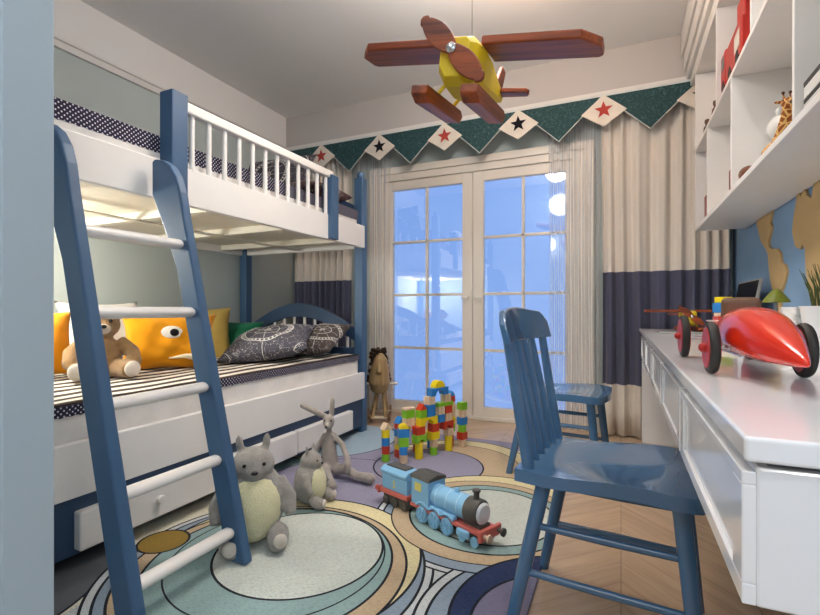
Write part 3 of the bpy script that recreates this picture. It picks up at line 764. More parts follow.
# ------------------------------------------------------------------ chairs
def make_chair():
    root = empty('desk_chair', (0, 0, 0))
    # local: +x = front, seat top z .465 ; seat x -.235...235
    n = 16; out = []
    def edge(u): pass
    pts = []
    # plan outline, front rounded and side waisted
    side = [(-.235, .205), (-.16, .207), (-.08, .204), (0, .203), (.08, .21), (.15, .217), (.20, .208), (.225, .17), (.236, .10), (.24, 0)]
    outl = [(x, -y) for x, y in side] + [(x, y) for x, y in side[::-1][1:]]
    bm = bmesh.new(); mb = MB(); mb.bm = bm
    NU, NV = 24, 20
    def halfw(x):
        for (xa, ya), (xb, yb) in zip(side[:-1], side[1:]):
            if xa <= x <= xb + 1e-9: return ya + (yb - ya) * (x - xa) / (xb - xa)
        return 0
    xs = [-.235 + (.474) * (1 - math.cos(PI / 2 * i / NU)) if False else -.235 + .4745 * (i / NU) ** .9 for i in range(NU + 1)]
    top = []; bot = []
    for x in xs:
        hw = max(halfw(min(x, .2399)), .02); rt = []; rb = []
        for j in range(NV + 1):
            v = -1 + 2 * j / NV; y = hw * v
            dish = -.014 * max(0, 1 - (y / .17) ** 2) * max(0, 1 - ((x + .03) / .17) ** 2)
            saddle = .006 * math.sin((x + .02) * 14) * abs(v) ** 2
            rt.append(bm.verts.new((x, y, .465 + dish + saddle))); rb.append(bm.verts.new((x, y, .430 + saddle * .7)))
        top.append(rt); bot.append(rb)
    for i in range(NU):
        for j in range(NV):
            bm.faces.new((top[i][j], top[i + 1][j], top[i + 1][j + 1], top[i][j + 1])); bm.faces.new((bot[i][j], bot[i][j + 1], bot[i + 1][j + 1], bot[i + 1][j]))
        bm.faces.new((top[i][0], bot[i][0], bot[i + 1][0], top[i + 1][0])); bm.faces.new((top[i][NV], top[i + 1][NV], bot[i + 1][NV], bot[i][NV]))
    for j in range(NV):
        bm.faces.new((top[0][j], top[0][j + 1], bot[0][j + 1], bot[0][j])); bm.faces.new((top[NU][j], bot[NU][j], bot[NU][j + 1], top[NU][j + 1]))
    mb.build('seat', BLUE, root, smooth='auto', bevel=.005, seg=3)
    for (x, y, fx, fy) in ((-.165, -.15, -.255, -.185), (-.165, .15, -.255, .185), (.16, -.15, .205, -.18), (.16, .15, .205, .18)):
        MB().tube([(x, y, .434), (x + (fx - x) * .5, y + (fy - y) * .5, .217), (fx, fy, .0)], [.021, .020, .0165], 18).build('leg', BLUE, root, smooth='auto', bevel=.002)
    def legpt(x, y, fx, fy, z): u = 1 - z / .434; return (x + (fx - x) * u, y + (fy - y) * u, z)
    for sy in (-1, 1):
        for z in (.30, .17) if sy < 0 else (.30, .17):
            a = legpt(-.165, sy * .15, -.255, sy * .185, z); b = legpt(.16, sy * .15, .205, sy * .18, z)
            MB().tube([a, ((a[0] + b[0]) / 2, a[1], z), b], [.009, .011, .009], 12).build('stretcher', BLUE, root, smooth='auto')
    # back: posts, spindles and a curved crest rail
    def backpt(y, z):
        u = (z - .465) / .44; return (-.205 - .055 * u - .045 * (1 - (y / .23) ** 2) * u, y, z)
    for sy in (-1, 1):
        a = backpt(sy * .175, .46); b = backpt(sy * .185, .82)
        MB().tube([a, ((a[0] + b[0]) / 2 , (a[1] + b[1]) / 2, .64), b], [.017, .015, .013], 16).build('back_post', BLUE, root, smooth='auto')
    for y in (-.105, -.035, .035, .105):
        a = backpt(y * .95, .455); b = backpt(y, .82)
        MB().tube([a, ((a[0] + b[0]) / 2, y, .64), b], [.0105, .0115, .0095], 12).build('back_spindle', BLUE, root, smooth='auto')
    cr = MB(); bmc = cr.bm; N = 28; rings = []
    for i in range(N + 1):
        v = -1 + 2 * i / N; y = .228 * v
        zt = .905 + .012 * math.cos(v * PI) * .6 - .035 * max(0, abs(v) - .82) / .18 * 1.0 - .004
        zb = .803
        x0 = backpt(y, .80)[0]; x1 = backpt(y, .91)[0]
        rings.append([bmc.verts.new(p) for p in ((x0 - .010, y, zb), (x0 + .012, y, zb), (x1 + .010, y, zt), (x1 - .010, y, zt))])
    for i in range(N):
        for k in range(4): bmc.faces.new((rings[i][k], rings[i][(k + 1) % 4], rings[i + 1][(k + 1) % 4], rings[i + 1][k]))
    bmc.faces.new(rings[0][::-1]); bmc.faces.new(rings[-1])
    cr.build('crest_rail', BLUE, root, smooth='auto', bevel=.005, seg=3)
    return root
ch = make_chair(); ch.location = (-.012, 1.465, 0); ch.rotation_euler = (0, 0, D(-6))
tag(ch, 'glossy blue wooden chair nearest the camera with its seat under the desk', 'chair', 'blue desk chairs')
ch2 = copy_tree(ch); ch2.location = (-.285, 2.69, 0); ch2.rotation_euler = (0, 0, D(-6))
tag(ch2, 'glossy blue wooden chair farther back, near the balcony doors', 'chair', 'blue desk chairs')

# ------------------------------------------------------------------ desk
dk = empty('desk', (.4, 2.0, 0), label='long white desk with a row of drawers along the right wall', cat='desk')
def K(mb): bmesh.ops.translate(mb.bm, verts=mb.bm.verts, vec=(-.4, -2.0, 0)); return mb
K(MB().box(.115, .665, .575, 3.54, .744, .77)).build('desk_top', WHITE_DESK, dk, bevel=.004, seg=3)
K(MB().box(.128, .665, .59, 3.53, .590, .736)).build('drawer_case', WHITE_DESK, dk, bevel=.003)
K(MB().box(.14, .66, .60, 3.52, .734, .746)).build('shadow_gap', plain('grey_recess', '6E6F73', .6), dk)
ys = [.582, 1.16, 1.70, 2.24, 2.78, 3.32]
for i in range(5):
    a, b_ = ys[i] + .01, ys[i + 1] - .01
    mb = MB().box(.116, .129, a, b_, .590, .612).box(.116, .129, a, b_, .716, .730).box(.116, .129, a, a + .045, .612, .716).box(.116, .129, b_ - .045, b_, .612, .716).box(.121, .129, a + .045, b_ - .045, .612, .716)
    dr = K(mb).build('drawer_front', WHITE_DESK, dk, bevel=.0015)
K(MB().box(.128, .655, 3.50, 3.53, 0.0, .588)).build('end_panel', WHITE_DESK, dk, bevel=.003)
K(MB().box(.62, .655, .60, 3.50, .25, .588)).build('back_panel', WHITE_DESK, dk, bevel=.003)
K(MB().box(.36, .62, .60, .63, 0.0, .588)).build('end_panel', WHITE_DESK, dk, bevel=.003)

# ------------------------------------------------------------------ wall shelf
sh = empty('wall_shelf', (.55, 2.0, 1.375), label='white open wall shelf unit above the desk', cat='wall shelf')
def S(mb): bmesh.ops.translate(mb.bm, verts=mb.bm.verts, vec=(-.55, -2.0, -1.375)); return mb
SX0, SX1 = .41, .665
S(MB().box(SX0, SX1, .55, 3.30, 1.375, 1.397)).build('bottom_board', WHITE_SHELF, sh, bevel=.002)
S(MB().box(SX0, SX1, .55, 3.30, 1.848, 1.868)).build('middle_board', WHITE_SHELF, sh, bevel=.002)
S(MB().box(SX0, SX1, .55, 3.30, 2.322, 2.345)).build('top_board', WHITE_SHELF, sh, bevel=.002)
S(MB().box(SX1, SX1 + .012, .55, 3.30, 1.38, 2.34)).build('back_panel', WHITE_SHELF, sh)
for y, za, zb in ((3.282, 1.397, 2.322), (2.855, 1.397, 1.848), (2.272, 1.397, 1.848), (1.515, 1.397, 1.848), (.56, 1.397, 2.322), (2.60, 1.868, 2.322), (1.955, 1.868, 2.322), (1.2, 1.868, 2.322)):
    S(MB().box(SX0, SX1, y, y + .018, za, zb)).build('divider', WHITE_SHELF, sh, bevel=.002)
mb = MB().box(.39, WR, .5, 3.53, 2.40, ZC).box(.375, .39, .5, 3.53, 2.46, ZC).box(.36, .375, .5, 3.53, 2.56, ZC).box(.41, WR, .5, 3.50, 2.346, 2.40)
struct(mb.build('trim_4', TRIM, bevel=.005))

# things on the shelf
RED = plain('red_toy_paint', 'B5281F', .35, .05)
tk = empty('toy_fire_truck', (.462, 2.375, 1.8685), (0, 0, D(90)), label='red toy fire truck in the upper shelf compartment', cat='toy truck')
tk.scale = (.92, .8, 1.15)
MB().box(-.23, .09, -.05, .05, .03, .15).build('truck_body', RED, tk, bevel=.006)
MB().box(.10, .21, -.05, .05, .03, .17).build('truck_cab', RED, tk, bevel=.01)
MB().box(.12, .18, -.0515, .0515, .10, .15).build('cab_window', plain('dark_window', '4A4C50', .2), tk, bevel=.001)
MB().box(-.2, -.06, -.03, .03, .15, .25).build('load_box', RED, tk, bevel=.006)
MB().box(-.20, -.10, .0505, .0515, .06, .12).build('side_panel', plain('pale_panel', 'D8CFC2', .5), tk)
MB().box(-.22, -.14, -.04, .04, .25, .34).build('ladder_box', plain('dark_green_paint', '4C5A50', .5), tk, bevel=.004)
for x in (-.15, .0, .15):
    for y in (-.052, .040): MB().lathe([(.03, 0), (.03, .012)], 20, Matrix.Translation((x, y + .012, .03)) @ Matrix.Rotation(PI / 2, 4, 'X')).build('wheel', RUBBER, tk, smooth='auto', bevel=.002)
GIRM = None
def giraffe_mat():
    t = NT('giraffe_plush'); co = t.coord()
    v = t.node('ShaderNodeTexVoronoi', feature='DISTANCE_TO_EDGE'); t.link(co, v.inputs['Vector']); v.inputs['Scale'].default_value = 32
    m_ = t.math('LESS_THAN', v.outputs[0], .10)
    t.link(t.mix(m_, lin('8A4A16'), lin('D8AC6A')), t.b.inputs['Base Color']); t.set(Roughness=.9)
    t.bump(t.noise(co, 300, 3), .003, .6); return t.m
gf = empty('toy_giraffe', (.49, 2.06, 1.3975), (0, 0, D(95)), label='brown patched toy giraffe in the lower shelf compartment', cat='toy giraffe')
gf.scale = (.80, .72, .66)
# local +x -> world +y ; body long, neck rising toward the camera (-x local)
mb = MB()
mb.ell((-.02, 0, .10), (.10, .036, .045)); mb.tube([(-.10, 0, .11), (-.135, 0, .16), (-.165, 0, .225), (-.18, 0, .27)], [.036, .028, .022, .02], 14)
mb.ell((-.175, 0, .285), (.03, .024, .024)); mb.ell((-.205, 0, .272), (.03, .017, .016))
for sx in (-1, 1): mb.cyl((-.172, sx * .012, .30), (-.168, sx * .014, .335), .005, n=8); mb.ell((-.16, sx * .032, .297), (.008, .016, .008))
for (x, y) in ((-.09, -.022), (-.09, .022), (.055, -.022), (.055, .022)): mb.tube([(x, y, .09), (x, y * 1.1, .0)], [.016, .012], 10)
mb.tube([(.07, 0, .11), (.11, 0, .09), (.12, 0, .04)], [.01, .007, .006], 8)
fuse(mb.build('body', giraffe_mat(), gf, smooth=True), .005, 3)
MB().ell((-.225, 0, .266), (.012, .013, .011)).build('muzzle', DBROWN, gf, smooth=True)
for sx in (-1, 1):
    MB().ell((-.168, sx * .014, .338), (.007, .007, .008)).build('horn_tip', DBROWN, gf, smooth=True)
    MB().ell((-.187, sx * .022, .292), (.004, .003, .004)).build('eye', EYE, gf, smooth=True)
tag(MB().ell((0, 0, .032), (.034, .034, .032)).build('pompom', plush_mat('brown_fur', '6A3F2B'), None, smooth=True, loc=(.455, 2.205, 1.3975)), 'brown furry ball on the lower shelf board', 'ball')
pg = empty('piggy_bank', (.585, 2.47, 1.50), (0, 0, D(100)))
bpy.data.objects.remove(pg)
pg = empty('piggy_bank', (.56, 2.205, 1.3975), (0, 0, D(100)), label='white round-bellied china piggy bank behind the giraffe on the shelf', cat='piggy bank')
CH = plain('white_china', 'E4E4E2', .2, .02)
mb = MB(); mb.ell((0, 0, .20), (.065, .045, .05)); mb.lathe([(.03, 0), (.045, .004), (.045, .03), (.02, .05), (.018, .16)], 24)
mb.build('bank_body', CH, pg, smooth='auto')
for sx in (-1, 1): MB().ell((-.03, sx * .025, .248), (.012, .009, .015)).build('ear', CH, pg, smooth=True)
MB().ell((-.065, 0, .20), (.012, .015, .013)).build('snout', CH, pg, smooth=True)
for (y, z, l) in ((2.80, 1.868, 'small dark wooden skittle on the middle shelf board, nearer of two'), (3.06, 1.868, 'small dark wooden skittle on the middle shelf board, farther of two')):
    tag(MB().lathe([(.014, 0), (.02, .02), (.018, .05), (.009, .065), (.014, .078), (.013, .092), (0, .10)], 18).build('skittle', plain('dark_walnut', '55372A', .4), None, smooth='auto', loc=(.44, y, z)), l, 'skittle', 'dark skittles')
tag(MB().box(-.012, .012, -.05, .05, 0, .15).build('book', plain('reddish_cover', '8E4C48', .6), None, bevel=.002, loc=(.45, 3.1, 1.397)), 'thin reddish book standing in the farthest lower compartment', 'book')
tag(MB().box(-.008, .008, -.03, .03, 0, .09).build('card_box', plain('maroon_card', '7A3E3A', .6), None, bevel=.002, loc=(.425, 2.33, 1.397)) , 'small maroon card box at the divider of the lower shelf', 'box')
bz = None
for k, (cz, cc, dz, lb) in enumerate(((0, 'C9C8C4', .022, 'pale grey bottom'), (.022, '24231F', .012, 'thin black second'), (.034, 'D5D3CF', .03, 'white third'), (.064, '2A2926', .014, 'thin black top'))):
    o = MB().box(-.09, .09, -.13, .13, 0, dz).build('book', plain('book_cover_%s' % cc, cc, .5), None, bevel=.0015, loc=(.512, 1.36 , 1.397 + cz))
    tag(o, lb + ' book of the flat stack in the nearest lower shelf compartment', 'book', 'books lying on the shelf')

# world map relief on the right wall
TAN = plain('tan_map_relief', 'C9AA78', .75, .08, 4)
wm = empty('world_map', (WR, 2.3, 1.1), label='tan world map continents on the blue wall above the desk', cat='wall map')
def cont(pts, name):
    mb = MB()
    a = [mb.bm.verts.new((-.0005, y - 2.3, z - 1.1)) for y, z in pts]; b_ = [mb.bm.verts.new((-.010, y - 2.3, z - 1.1)) for y, z in pts]
    n = len(pts); mb.bm.faces.new(a); mb.bm.faces.new(b_[::-1])
    for i in range(n): mb.bm.faces.new((a[i], b_[i], b_[(i + 1) % n], a[(i + 1) % n]))
    mb.build(name, TAN, wm)
cont([(3.12, 1.45), (3.088, 1.38), (3.048, 1.321), (3.0, 1.261), (2.96, 1.235), (2.90, 1.205), (2.87, 1.18), (2.85, 1.106), (2.83, 1.05), (2.80, 1.007), (2.76, .95), (2.738, .903), (2.70, .83), (2.66, .80), (2.645, .85), (2.67, .92), (2.655, .985), (2.607, 1.025), (2.575, 1.067), (2.60, 1.10), (2.655, 1.117), (2.67, 1.16), (2.722, 1.188), (2.80, 1.195), (2.855, 1.215), (2.86, 1.245), (2.83, 1.27), (2.805, 1.305), (2.83, 1.33), (2.80, 1.37), (2.76, 1.45), (2.78, 1.6), (3.1, 1.6)], 'americas')
cont([(2.44, 1.42), (2.454, 1.353), (2.49, 1.286), (2.503, 1.233), (2.466, 1.166), (2.407, 1.147), (2.385, 1.165), (2.351, 1.144), (2.341, 1.05), (2.309, .986), (2.268, .902), (2.20, .82), (2.10, .80), (2.04, .88), (2.02, .98), (1.95, 1.06), (1.90, 1.16), (1.80, 1.12), (1.70, 1.20), (1.5, 1.08), (1.3, 1.22), (1.0, 1.25), (.9, 1.45), (1.0, 1.60), (2.2, 1.60), (2.22, 1.48), (2.25, 1.40), (2.28, 1.33), (2.33, 1.35), (2.36, 1.39), (2.40, 1.36)], 'eurasia_and_africa')

# ------------------------------------------------------------------ things on the desk
ZD = .7705
CR = plain('red_car_lacquer', 'DC2C12', .2, .04, 3, coat=.35); CRB = plain('red_wheel_face', 'B01E16', .4, .05)
car = empty('toy_race_car', (.238, 1.26, ZD), (0, 0, D(1.5)), label='red toy race car with the number 1 roundel and black tyres on the desk', cat='toy car')
# local: +y forward ; body from tail y=-.42 to nose y=+.27
prof = [(-.405, .003, .048, .006), (-.37, .014, .052, .018), (-.31, .032, .060, .036), (-.24, .047, .068, .052), (-.17, .056, .074, .060), (-.10, .059, .076, .060), (-.04, .054, .072, .054), (.02, .042, .066, .046), (.09, .037, .064, .042), (.16, .034, .060, .038), (.22, .030, .056, .033), (.255, .024, .052, .026), (.265, .012, .05, .012)]
mb = MB(); rings = []
for (y, hw, zc, hh) in prof:
    hw *= .93; ring = []
    for k in range(28):
        a = 2 * PI * k / 28; cx_, sz = math.cos(a), math.sin(a)
        ex = hw * abs(cx_) ** .8 * (1 if cx_ > 0 else -1); ez = hh * abs(sz) ** .8 * (1 if sz > 0 else -1)
        if sz < 0: ez *= .62
        ring.append(mb.bm.verts.new((ex, y, zc + ez)))
    rings.append(ring)
for i in range(len(rings) - 1):
    for k in range(28): mb.bm.faces.new((rings[i][k], rings[i][(k + 1) % 28], rings[i + 1][(k + 1) % 28], rings[i + 1][k]))
mb.bm.faces.new(rings[0]); mb.bm.faces.new(rings[-1][::-1])
o = mb.build('car_body', CR, car, smooth=True); ss = o.modifiers.new('sub', 'SUBSURF'); ss.levels = 1; ss.render_levels = 2
# hood roundel with numeral on the left side
Mr = Matrix.Translation((-.0385, .06, .070)) @ Matrix.Rotation(-PI / 2, 4, 'Y') @ Matrix.Rotation(-PI / 2, 4, 'Z')
rd = MB().lathe([(.028, 0), (.028, .004)], 28, Mr).build('roundel', plain('white_enamel', 'F0EEEA', .3), car, smooth='auto')
MB().box(-.0440, -.0420, .057, .063, .050, .090).box(-.0440, -.0420, .062, .068, .080, .086).build('numeral', BLACK, rd)
MB().box(-.037, .037, -.045, -.02, .10, .156).build('seat_back', plain('brown_leather', '6B4C34', .5), car, bevel=.012, seg=3)
for k in range(3): pass
mb = MB().box(-.026, .026, .10, .20, .0985, .1015)
mb.build('bonnet_plate', plain('white_bonnet_stripe', 'E2CFC9', .4), car)
for (y, rr) in ((.218, .057), (-.145, .052)):
    MB().cyl((-.075, y, rr), (.075, y, rr), .005, n=12).build('axle', CHROME, car, smooth='auto')
    for sx in (-1, 1):
        Mw = Matrix.Translation((sx * .075 - .009, y, rr)) @ Matrix.Rotation(PI / 2, 4, 'Y')
        w = MB().lathe([(rr - .010, 0), (rr - .003, .001), (rr, .006), (rr, .012), (rr - .003, .017), (rr - .010, .018)], 36, Mw).build('tyre', RUBBER, car, smooth='auto')
        Mh = Matrix.Translation((sx * .075 - .0105, y, rr)) @ Matrix.Rotation(PI / 2, 4, 'Y')
        MB().lathe([(rr - .012, 0), (rr - .010, .002), (rr - .010, .019), (rr - .012, .021)], 36, Mh).build('wheel_disc', CRB, w, smooth='auto')
        MB().lathe([(.009, 0), (.009, .008), (.005, .012), (0, .013)], 16, Matrix.Translation((sx * .085, y, rr)) @ Matrix.Rotation(sx * PI / 2, 4, 'Y')).build('hub_cap', CRB, w, smooth='auto')
for x in (-.02, .02): MB().cyl((x, -.12, .036), (x, .17, .036), .004, n=10).build('chassis_rod', CHROME, car, smooth='auto')

# stack of coloured blocks on the desk
yy = 2.05; xx = .345
z = ZD
for k, (c, w, hgt) in enumerate((('natural', .055, .042), ('green', .05, .036), ('red', .052, .026), ('natural', .045, .014), ('blue', .05, .036), ('yellow', .04, .022))):
    o = MB().box(-w / 2, w / 2, -w / 2, w / 2, 0, hgt).build('toy_block', BC[c], None, bevel=.002, loc=(xx, yy, z), rot=(0, 0, .1 * k)); z += hgt
    tag(o, '%s block, %s of the short stack on the desk behind the race car' % ('unpainted wood' if c == 'natural' else c, ['lowest', 'second', 'third', 'fourth', 'fifth', 'topmost'][k]), 'toy block', 'stacked blocks on the desk')
bk = MB().box(-.009, .009, -.06, .06, 0, .165).build('book', plain('white_spine', 'E6E6EA', .5), None, bevel=.002, loc=(.395, 2.10, ZD)); tag(bk, 'thin white book standing next to the block stack on the desk', 'book')
mn = empty('desk_screen', (.575, 2.98, ZD), (0, 0, D(0)), label='black flat screen standing at the back of the desk by the curtain', cat='screen')
Mt = Matrix.Rotation(D(10), 4, 'Y')
MB().box(-.010, .004, -.22, .22, .035, .285, M=Mt).build('screen_bezel', plain('silver_bezel', '8D8F90', .4), mn, bevel=.003)
MB().box(-.0125, -.009, -.21, .21, .045, .275, M=Mt).build('display', plain('black_display', '101210', .25), mn)
MB().box(-.07, .05, -.09, .09, 0, .008).box(-.012, .0, -.02, .02, .008, .06).build('stand', BLACK, mn, bevel=.002)
tag(MB().box(-.11, .11, -.15, .15, 0, .010).build('laptop', plain('grey_aluminium', 'A4A5A6', .35, metal=.4), None, bevel=.004, loc=(.30, 3.0, ZD)), 'closed grey laptop lying under the toy airplane on the desk', 'laptop')
# small green lamp
gl = empty('green_lamp', (.58, 2.36, ZD), label='small lamp with an olive green cone shade at the back of the desk', cat='lamp')
gl.scale = (.78, .78, .96)
MB().lathe([(.045, 0), (.045, .008), (.01, .014), (.006, .02), (.006, .17)], 24).build('lamp_base', plain('grey_base', '7D7F80', .5), gl, smooth='auto')
MB().lathe([(.058, .165), (.060, .168), (.052, .18), (.03, .205), (.012, .222), (0, .225)], 28).build('lamp_shade', plain('olive_shade', '6E7A22', .5), gl, smooth='auto')
# patterned grey box and white pot with grass
def marble():
    t = NT('grey_pattern_paper'); co = t.coord(); f = t.noise(co, 30, 5, .7)
    t.link(t.ramp(f, [(.35, lin('9DA1A3')), (.5, lin('D4D6D6')), (.7, lin('EDEDED'))]), t.b.inputs['Base Color']); t.set(Roughness=.6); return t.m
tag(MB().lathe([(.042, 0), (.048, .01), (.058, .13), (.060, .138), (.054, .138), (.05, .13), (.044, .02), (0, .02)], 8).build('paper_pot', marble(), None, loc=(.565, 2.02, ZD), rot=(0, 0, .3)), 'grey patterned faceted pot behind the race car', 'pot')
pt = empty('potted_grass', (.575, 1.80, ZD), label='white pot with upright dark grass at the right edge of the desk', cat='potted plant')
MB().lathe([(.05, 0), (.056, .01), (.072, .13), (.075, .14), (.068, .14), (.064, .12), (.06, .11), (0, .11)], 32).build('pot', plain('white_ceramic', 'E8E8E8', .35), pt, smooth='auto')
MB().lathe([(0, .105), (.062, .108), (0, .114)], 20).build('soil', plain('soil', '3A2E22', .9), pt)
mb = MB(); rg = random.Random(5)
for i in range(60):
    a = rg.uniform(0, 2 * PI); r0 = rg.uniform(0, .045); sp = rg.uniform(.01, .05); hh = rg.uniform(.08, .16)
    x_, y_ = r0 * math.cos(a), r0 * math.sin(a)
    mb.tube([(x_, y_, .11), (x_ + sp * .4 * math.cos(a), y_ + sp * .4 * math.sin(a), .11 + hh * .6), (x_ + sp * math.cos(a), y_ + sp * math.sin(a), .11 + hh)], [.0022, .0018, .0006], 5)
mb.build('grass_blades', plain('dark_grass', '4A5424', .7), pt)['kind'] = 'stuff'

# ------------------------------------------------------------------ toy airplane (hanging) and its small double
MAH = wood('mahogany_x', '561C04', '9A450E', .8, 0, .45, 0); MAHY = wood('mahogany_y', '561C04', '9A450E', .8, 1, .45, 0)
YEL = plain('yellow_fuselage', 'D9BD10', .5, .05)
def make_plane(name, wire=None):
    r = empty(name)
    # local: nose toward -y, wings along x
    f = MB(); prof = [(-.20, .050, .068, .0), (-.16, .066, .088, -.002), (-.06, .070, .098, -.004), (.06, .058, .088, 0), (.20, .036, .058, .012), (.34, .018, .034, .022), (.40, .010, .022, .026)]
    rg_ = []
    for (y, hw, hh, zc) in prof:
        rg_.append([f.bm.verts.new(p) for p in ((-hw * .55, y, zc - hh), (hw * .55, y, zc - hh), (hw, y, zc - hh * .45), (hw, y, zc + hh * .55), (hw * .75, y, zc + hh * .8), (-hw * .75, y, zc + hh * .8), (-hw, y, zc + hh * .55), (-hw, y, zc - hh * .45))])
    for i in range(len(rg_) - 1):
        for k in range(8): f.bm.faces.new((rg_[i][k], rg_[i][(k + 1) % 8], rg_[i + 1][(k + 1) % 8], rg_[i + 1][k]))
    f.bm.faces.new(rg_[0]); f.bm.faces.new(rg_[-1][::-1])
    fo = f.build('fuselage', YEL, r, bevel=.004)
    for sx in (-1, 1):
        x0, x1 = .062, .448
        pl = [(sx * x0, -.125), (sx * (x1 - .06), -.125), (sx * x1, -.05), (sx * x1, .035), (sx * (x1 - .015), .05), (sx * x0, .05)]
        MB().prism(pl, .055, .085).build('wing', MAH, r, bevel=.006)
        fl = MB().prism([(-.20, -.022), (-.24, .0), (-.235, .03), (.10, .03), (.13, .01), (.10, -.02)], -.03, .03, Matrix.Translation((sx * .088, -.02, -.138)) @ Matrix.Rotation(PI / 2, 4, 'Z') @ Matrix.Rotation(PI / 2, 4, 'X'))
        fl.build('float', MAHY, r, bevel=.005)
        for y in (-.13, .03): MB().cyl((sx * .045, y, -.07), (sx * .085, y, -.12), .007, n=10).build('strut', YEL, r, smooth='auto')
        MB().prism([(sx * .008, .30), (sx * .13, .31), (sx * .14, .34), (sx * .13, .37), (sx * .008, .38)], .02, .04).build('tailplane', MAH, r, bevel=.004)
    MB().prism([(.28, .04), (.38, .04), (.40, .13), (.35, .14)], -.009, .009, Matrix.Rotation(PI / 2, 4, 'Z') @ Matrix.Rotation(PI / 2, 4, 'X')).build('tail_fin', MAHY, r, bevel=.004)
    # propeller, at rest, diagonal
    Mp = Matrix.Translation((0, -.222, .01)) @ Matrix.Rotation(D(40), 4, 'Y')
    pr = MB(); NP = 44; out = []
    for i in range(NP + 1):
        u = -1 + 2 * i / NP; w = .019 + .018 * math.sin(min(1, abs(u) * 1.15) * PI) ** .8 if abs(u) < .87 else .019 + .010 * (1 - (abs(u) - .87) / .13)
        w *= max(.12, 1 - abs(u) ** 12) ** .5
        out.append((u * .155, w))
    pl = [(x, -w) for x, w in out] + [(x, w) for x, w in out[::-1]]
    pr.prism(pl, -.008, .008, Mp @ Matrix.Rotation(PI / 2, 4, 'X')); po = pr.build('propeller', MAH, r, bevel=.005, seg=3)
    MB().lathe([(.017, 0), (.017, .006), (.010, .012), (0, .014)], 20, Matrix.Translation((0, -.230, .01)) @ Matrix.Rotation(PI / 2, 4, 'X')).build('propeller_hub', CHROME, po, smooth='auto')
    return r
pl = make_plane('toy_airplane')
pl.location = (-.505, 1.68, 1.778); pl.rotation_euler = (D(7), D(10), 0)
tag(pl, 'large wooden toy airplane with yellow fuselage hanging from the ceiling', 'toy airplane', 'yellow wooden toy airplanes')
p2_ = copy_tree(pl); p2_.location = (.335, 3.0, ZD + .088); p2_.rotation_euler = (0, 0, D(6)); p2_.scale = (.48, .48, .48)
tag(p2_, 'small wooden toy airplane with yellow fuselage standing on the desk by the curtain', 'toy airplane', 'yellow wooden toy airplanes')
pw = MB().cyl((0, 0, .07), (.016, .10, .80), .0012, n=6)
# hang the wire only on the big one
Mi = pl.rotation_euler.to_matrix().inverted()
pw = MB(); pw.tube([(0, -.03, .06), tuple(Mi @ Vector((0.0, 0.0, ZC - 1.778)))], .0012, 6); pw.build('hanging_wire', plain('steel_wire', '777777', .4, metal=1), pl)

# ------------------------------------------------------------------ curtains and pennants
def pleats(x0, x1, y0, amp, z0_, z1_, wl, seed, n=None, drift=0):
    rr = random.Random(seed); n = n or int((x1 - x0) / .006); mb = MB(); nz = 14; cols = []
    ph = 0; xs = []; 
    for i in range(n + 1):
        x = x0 + (x1 - x0) * i / n
        ph += (2 * PI / wl) * (x1 - x0) / n * (1 + .35 * math.sin(i * .045 + seed) + .2 * math.sin(i * .017 * seed + 1))
        col = []
        for j in range(nz + 1):
            v = j / nz; z = z0_ + (z1_ - z0_) * v
            a = amp * (1 - .35 * v)
            y = y0 + a * (math.sin(ph + .25 * math.sin(v * 3 + seed)) + .25 * math.sin(ph * 2.3 + seed + v))
            col.append(mb.bm.verts.new((x + .006 * math.sin(v * 4 + i * .05), y, z)))
        cols.append(col)
    for i in range(n):
        for j in range(nz): mb.bm.faces.new((cols[i][j], cols[i + 1][j], cols[i + 1][j + 1], cols[i][j + 1]))
    return mb
def curtain_mat():
    t = NT('banded_linen_curtain'); co = t.coord(); x, y, z = t.sep(co)
    m_ = t.math('MULTIPLY', t.math('GREATER_THAN', z, .37), t.math('LESS_THAN', z, 1.165))
    n_ = t.noise(t.mapping(co, (300, 300, 60)), 1, 3)
    c = t.mix(m_, lin('E4DBD0'), lin('454A66'))
    c = t.mix(t.math('MULTIPLY', n_, .18), c, lin('8A8078'))
    t.link(c, t.b.inputs['Base Color']); t.set(Roughness=.85); t.b.inputs['Sheen Weight'].default_value = .2
    t.bump(n_, .001, .3); return t.m
CUR = curtain_mat()
def sheer_mat():
    t = NT('sheer_voile'); n = t.n; n.remove(t.b)
    tr = t.node('ShaderNodeBsdfTransparent'); df = t.node('ShaderNodeBsdfDiffuse'); tl = t.node('ShaderNodeBsdfTranslucent')
    df.inputs[0].default_value = (.88, .89, .90, 1); tl.inputs[0].default_value = (.85, .87, .92, 1)
    a = t.node('ShaderNodeMixShader'); a.inputs[0].default_value = .45; t.link(df.outputs[0], a.inputs[1]); t.link(tl.outputs[0], a.inputs[2])
    lw = t.node('ShaderNodeLayerWeight'); lw.inputs[0].default_value = .45
    f = t.math('ADD', t.math('MULTIPLY', lw.outputs['Facing'], .55), .22, clamp=True)
    b = t.node('ShaderNodeMixShader'); t.link(f, b.inputs[0]); t.link(tr.outputs[0], b.inputs[1]); t.link(a.outputs[0], b.inputs[2])
    t.link(b.outputs[0], t.out.inputs[0]); return t.m
SHEER = sheer_mat()
def curt(name, mb, mat, label, cat, group, th=.002):
    o = mb.build(name, mat, None, smooth=True)
    if th: o.modifiers.new('s', 'SOLIDIFY').thickness = th
    return tag(o, label, cat, group)
curt('curtain', pleats(-.125, .64, 3.61, .030, .012, 2.405, .085, 3), CUR, 'cream curtain with a wide navy band on the right of the balcony doors', 'curtain', 'banded curtains')
curt('curtain', pleats(-2.86, -2.20, 3.61, .030, .012, 2.405, .085, 5), CUR, 'cream curtain with a wide navy band on the left, behind the bunk bed', 'curtain', 'banded curtains')
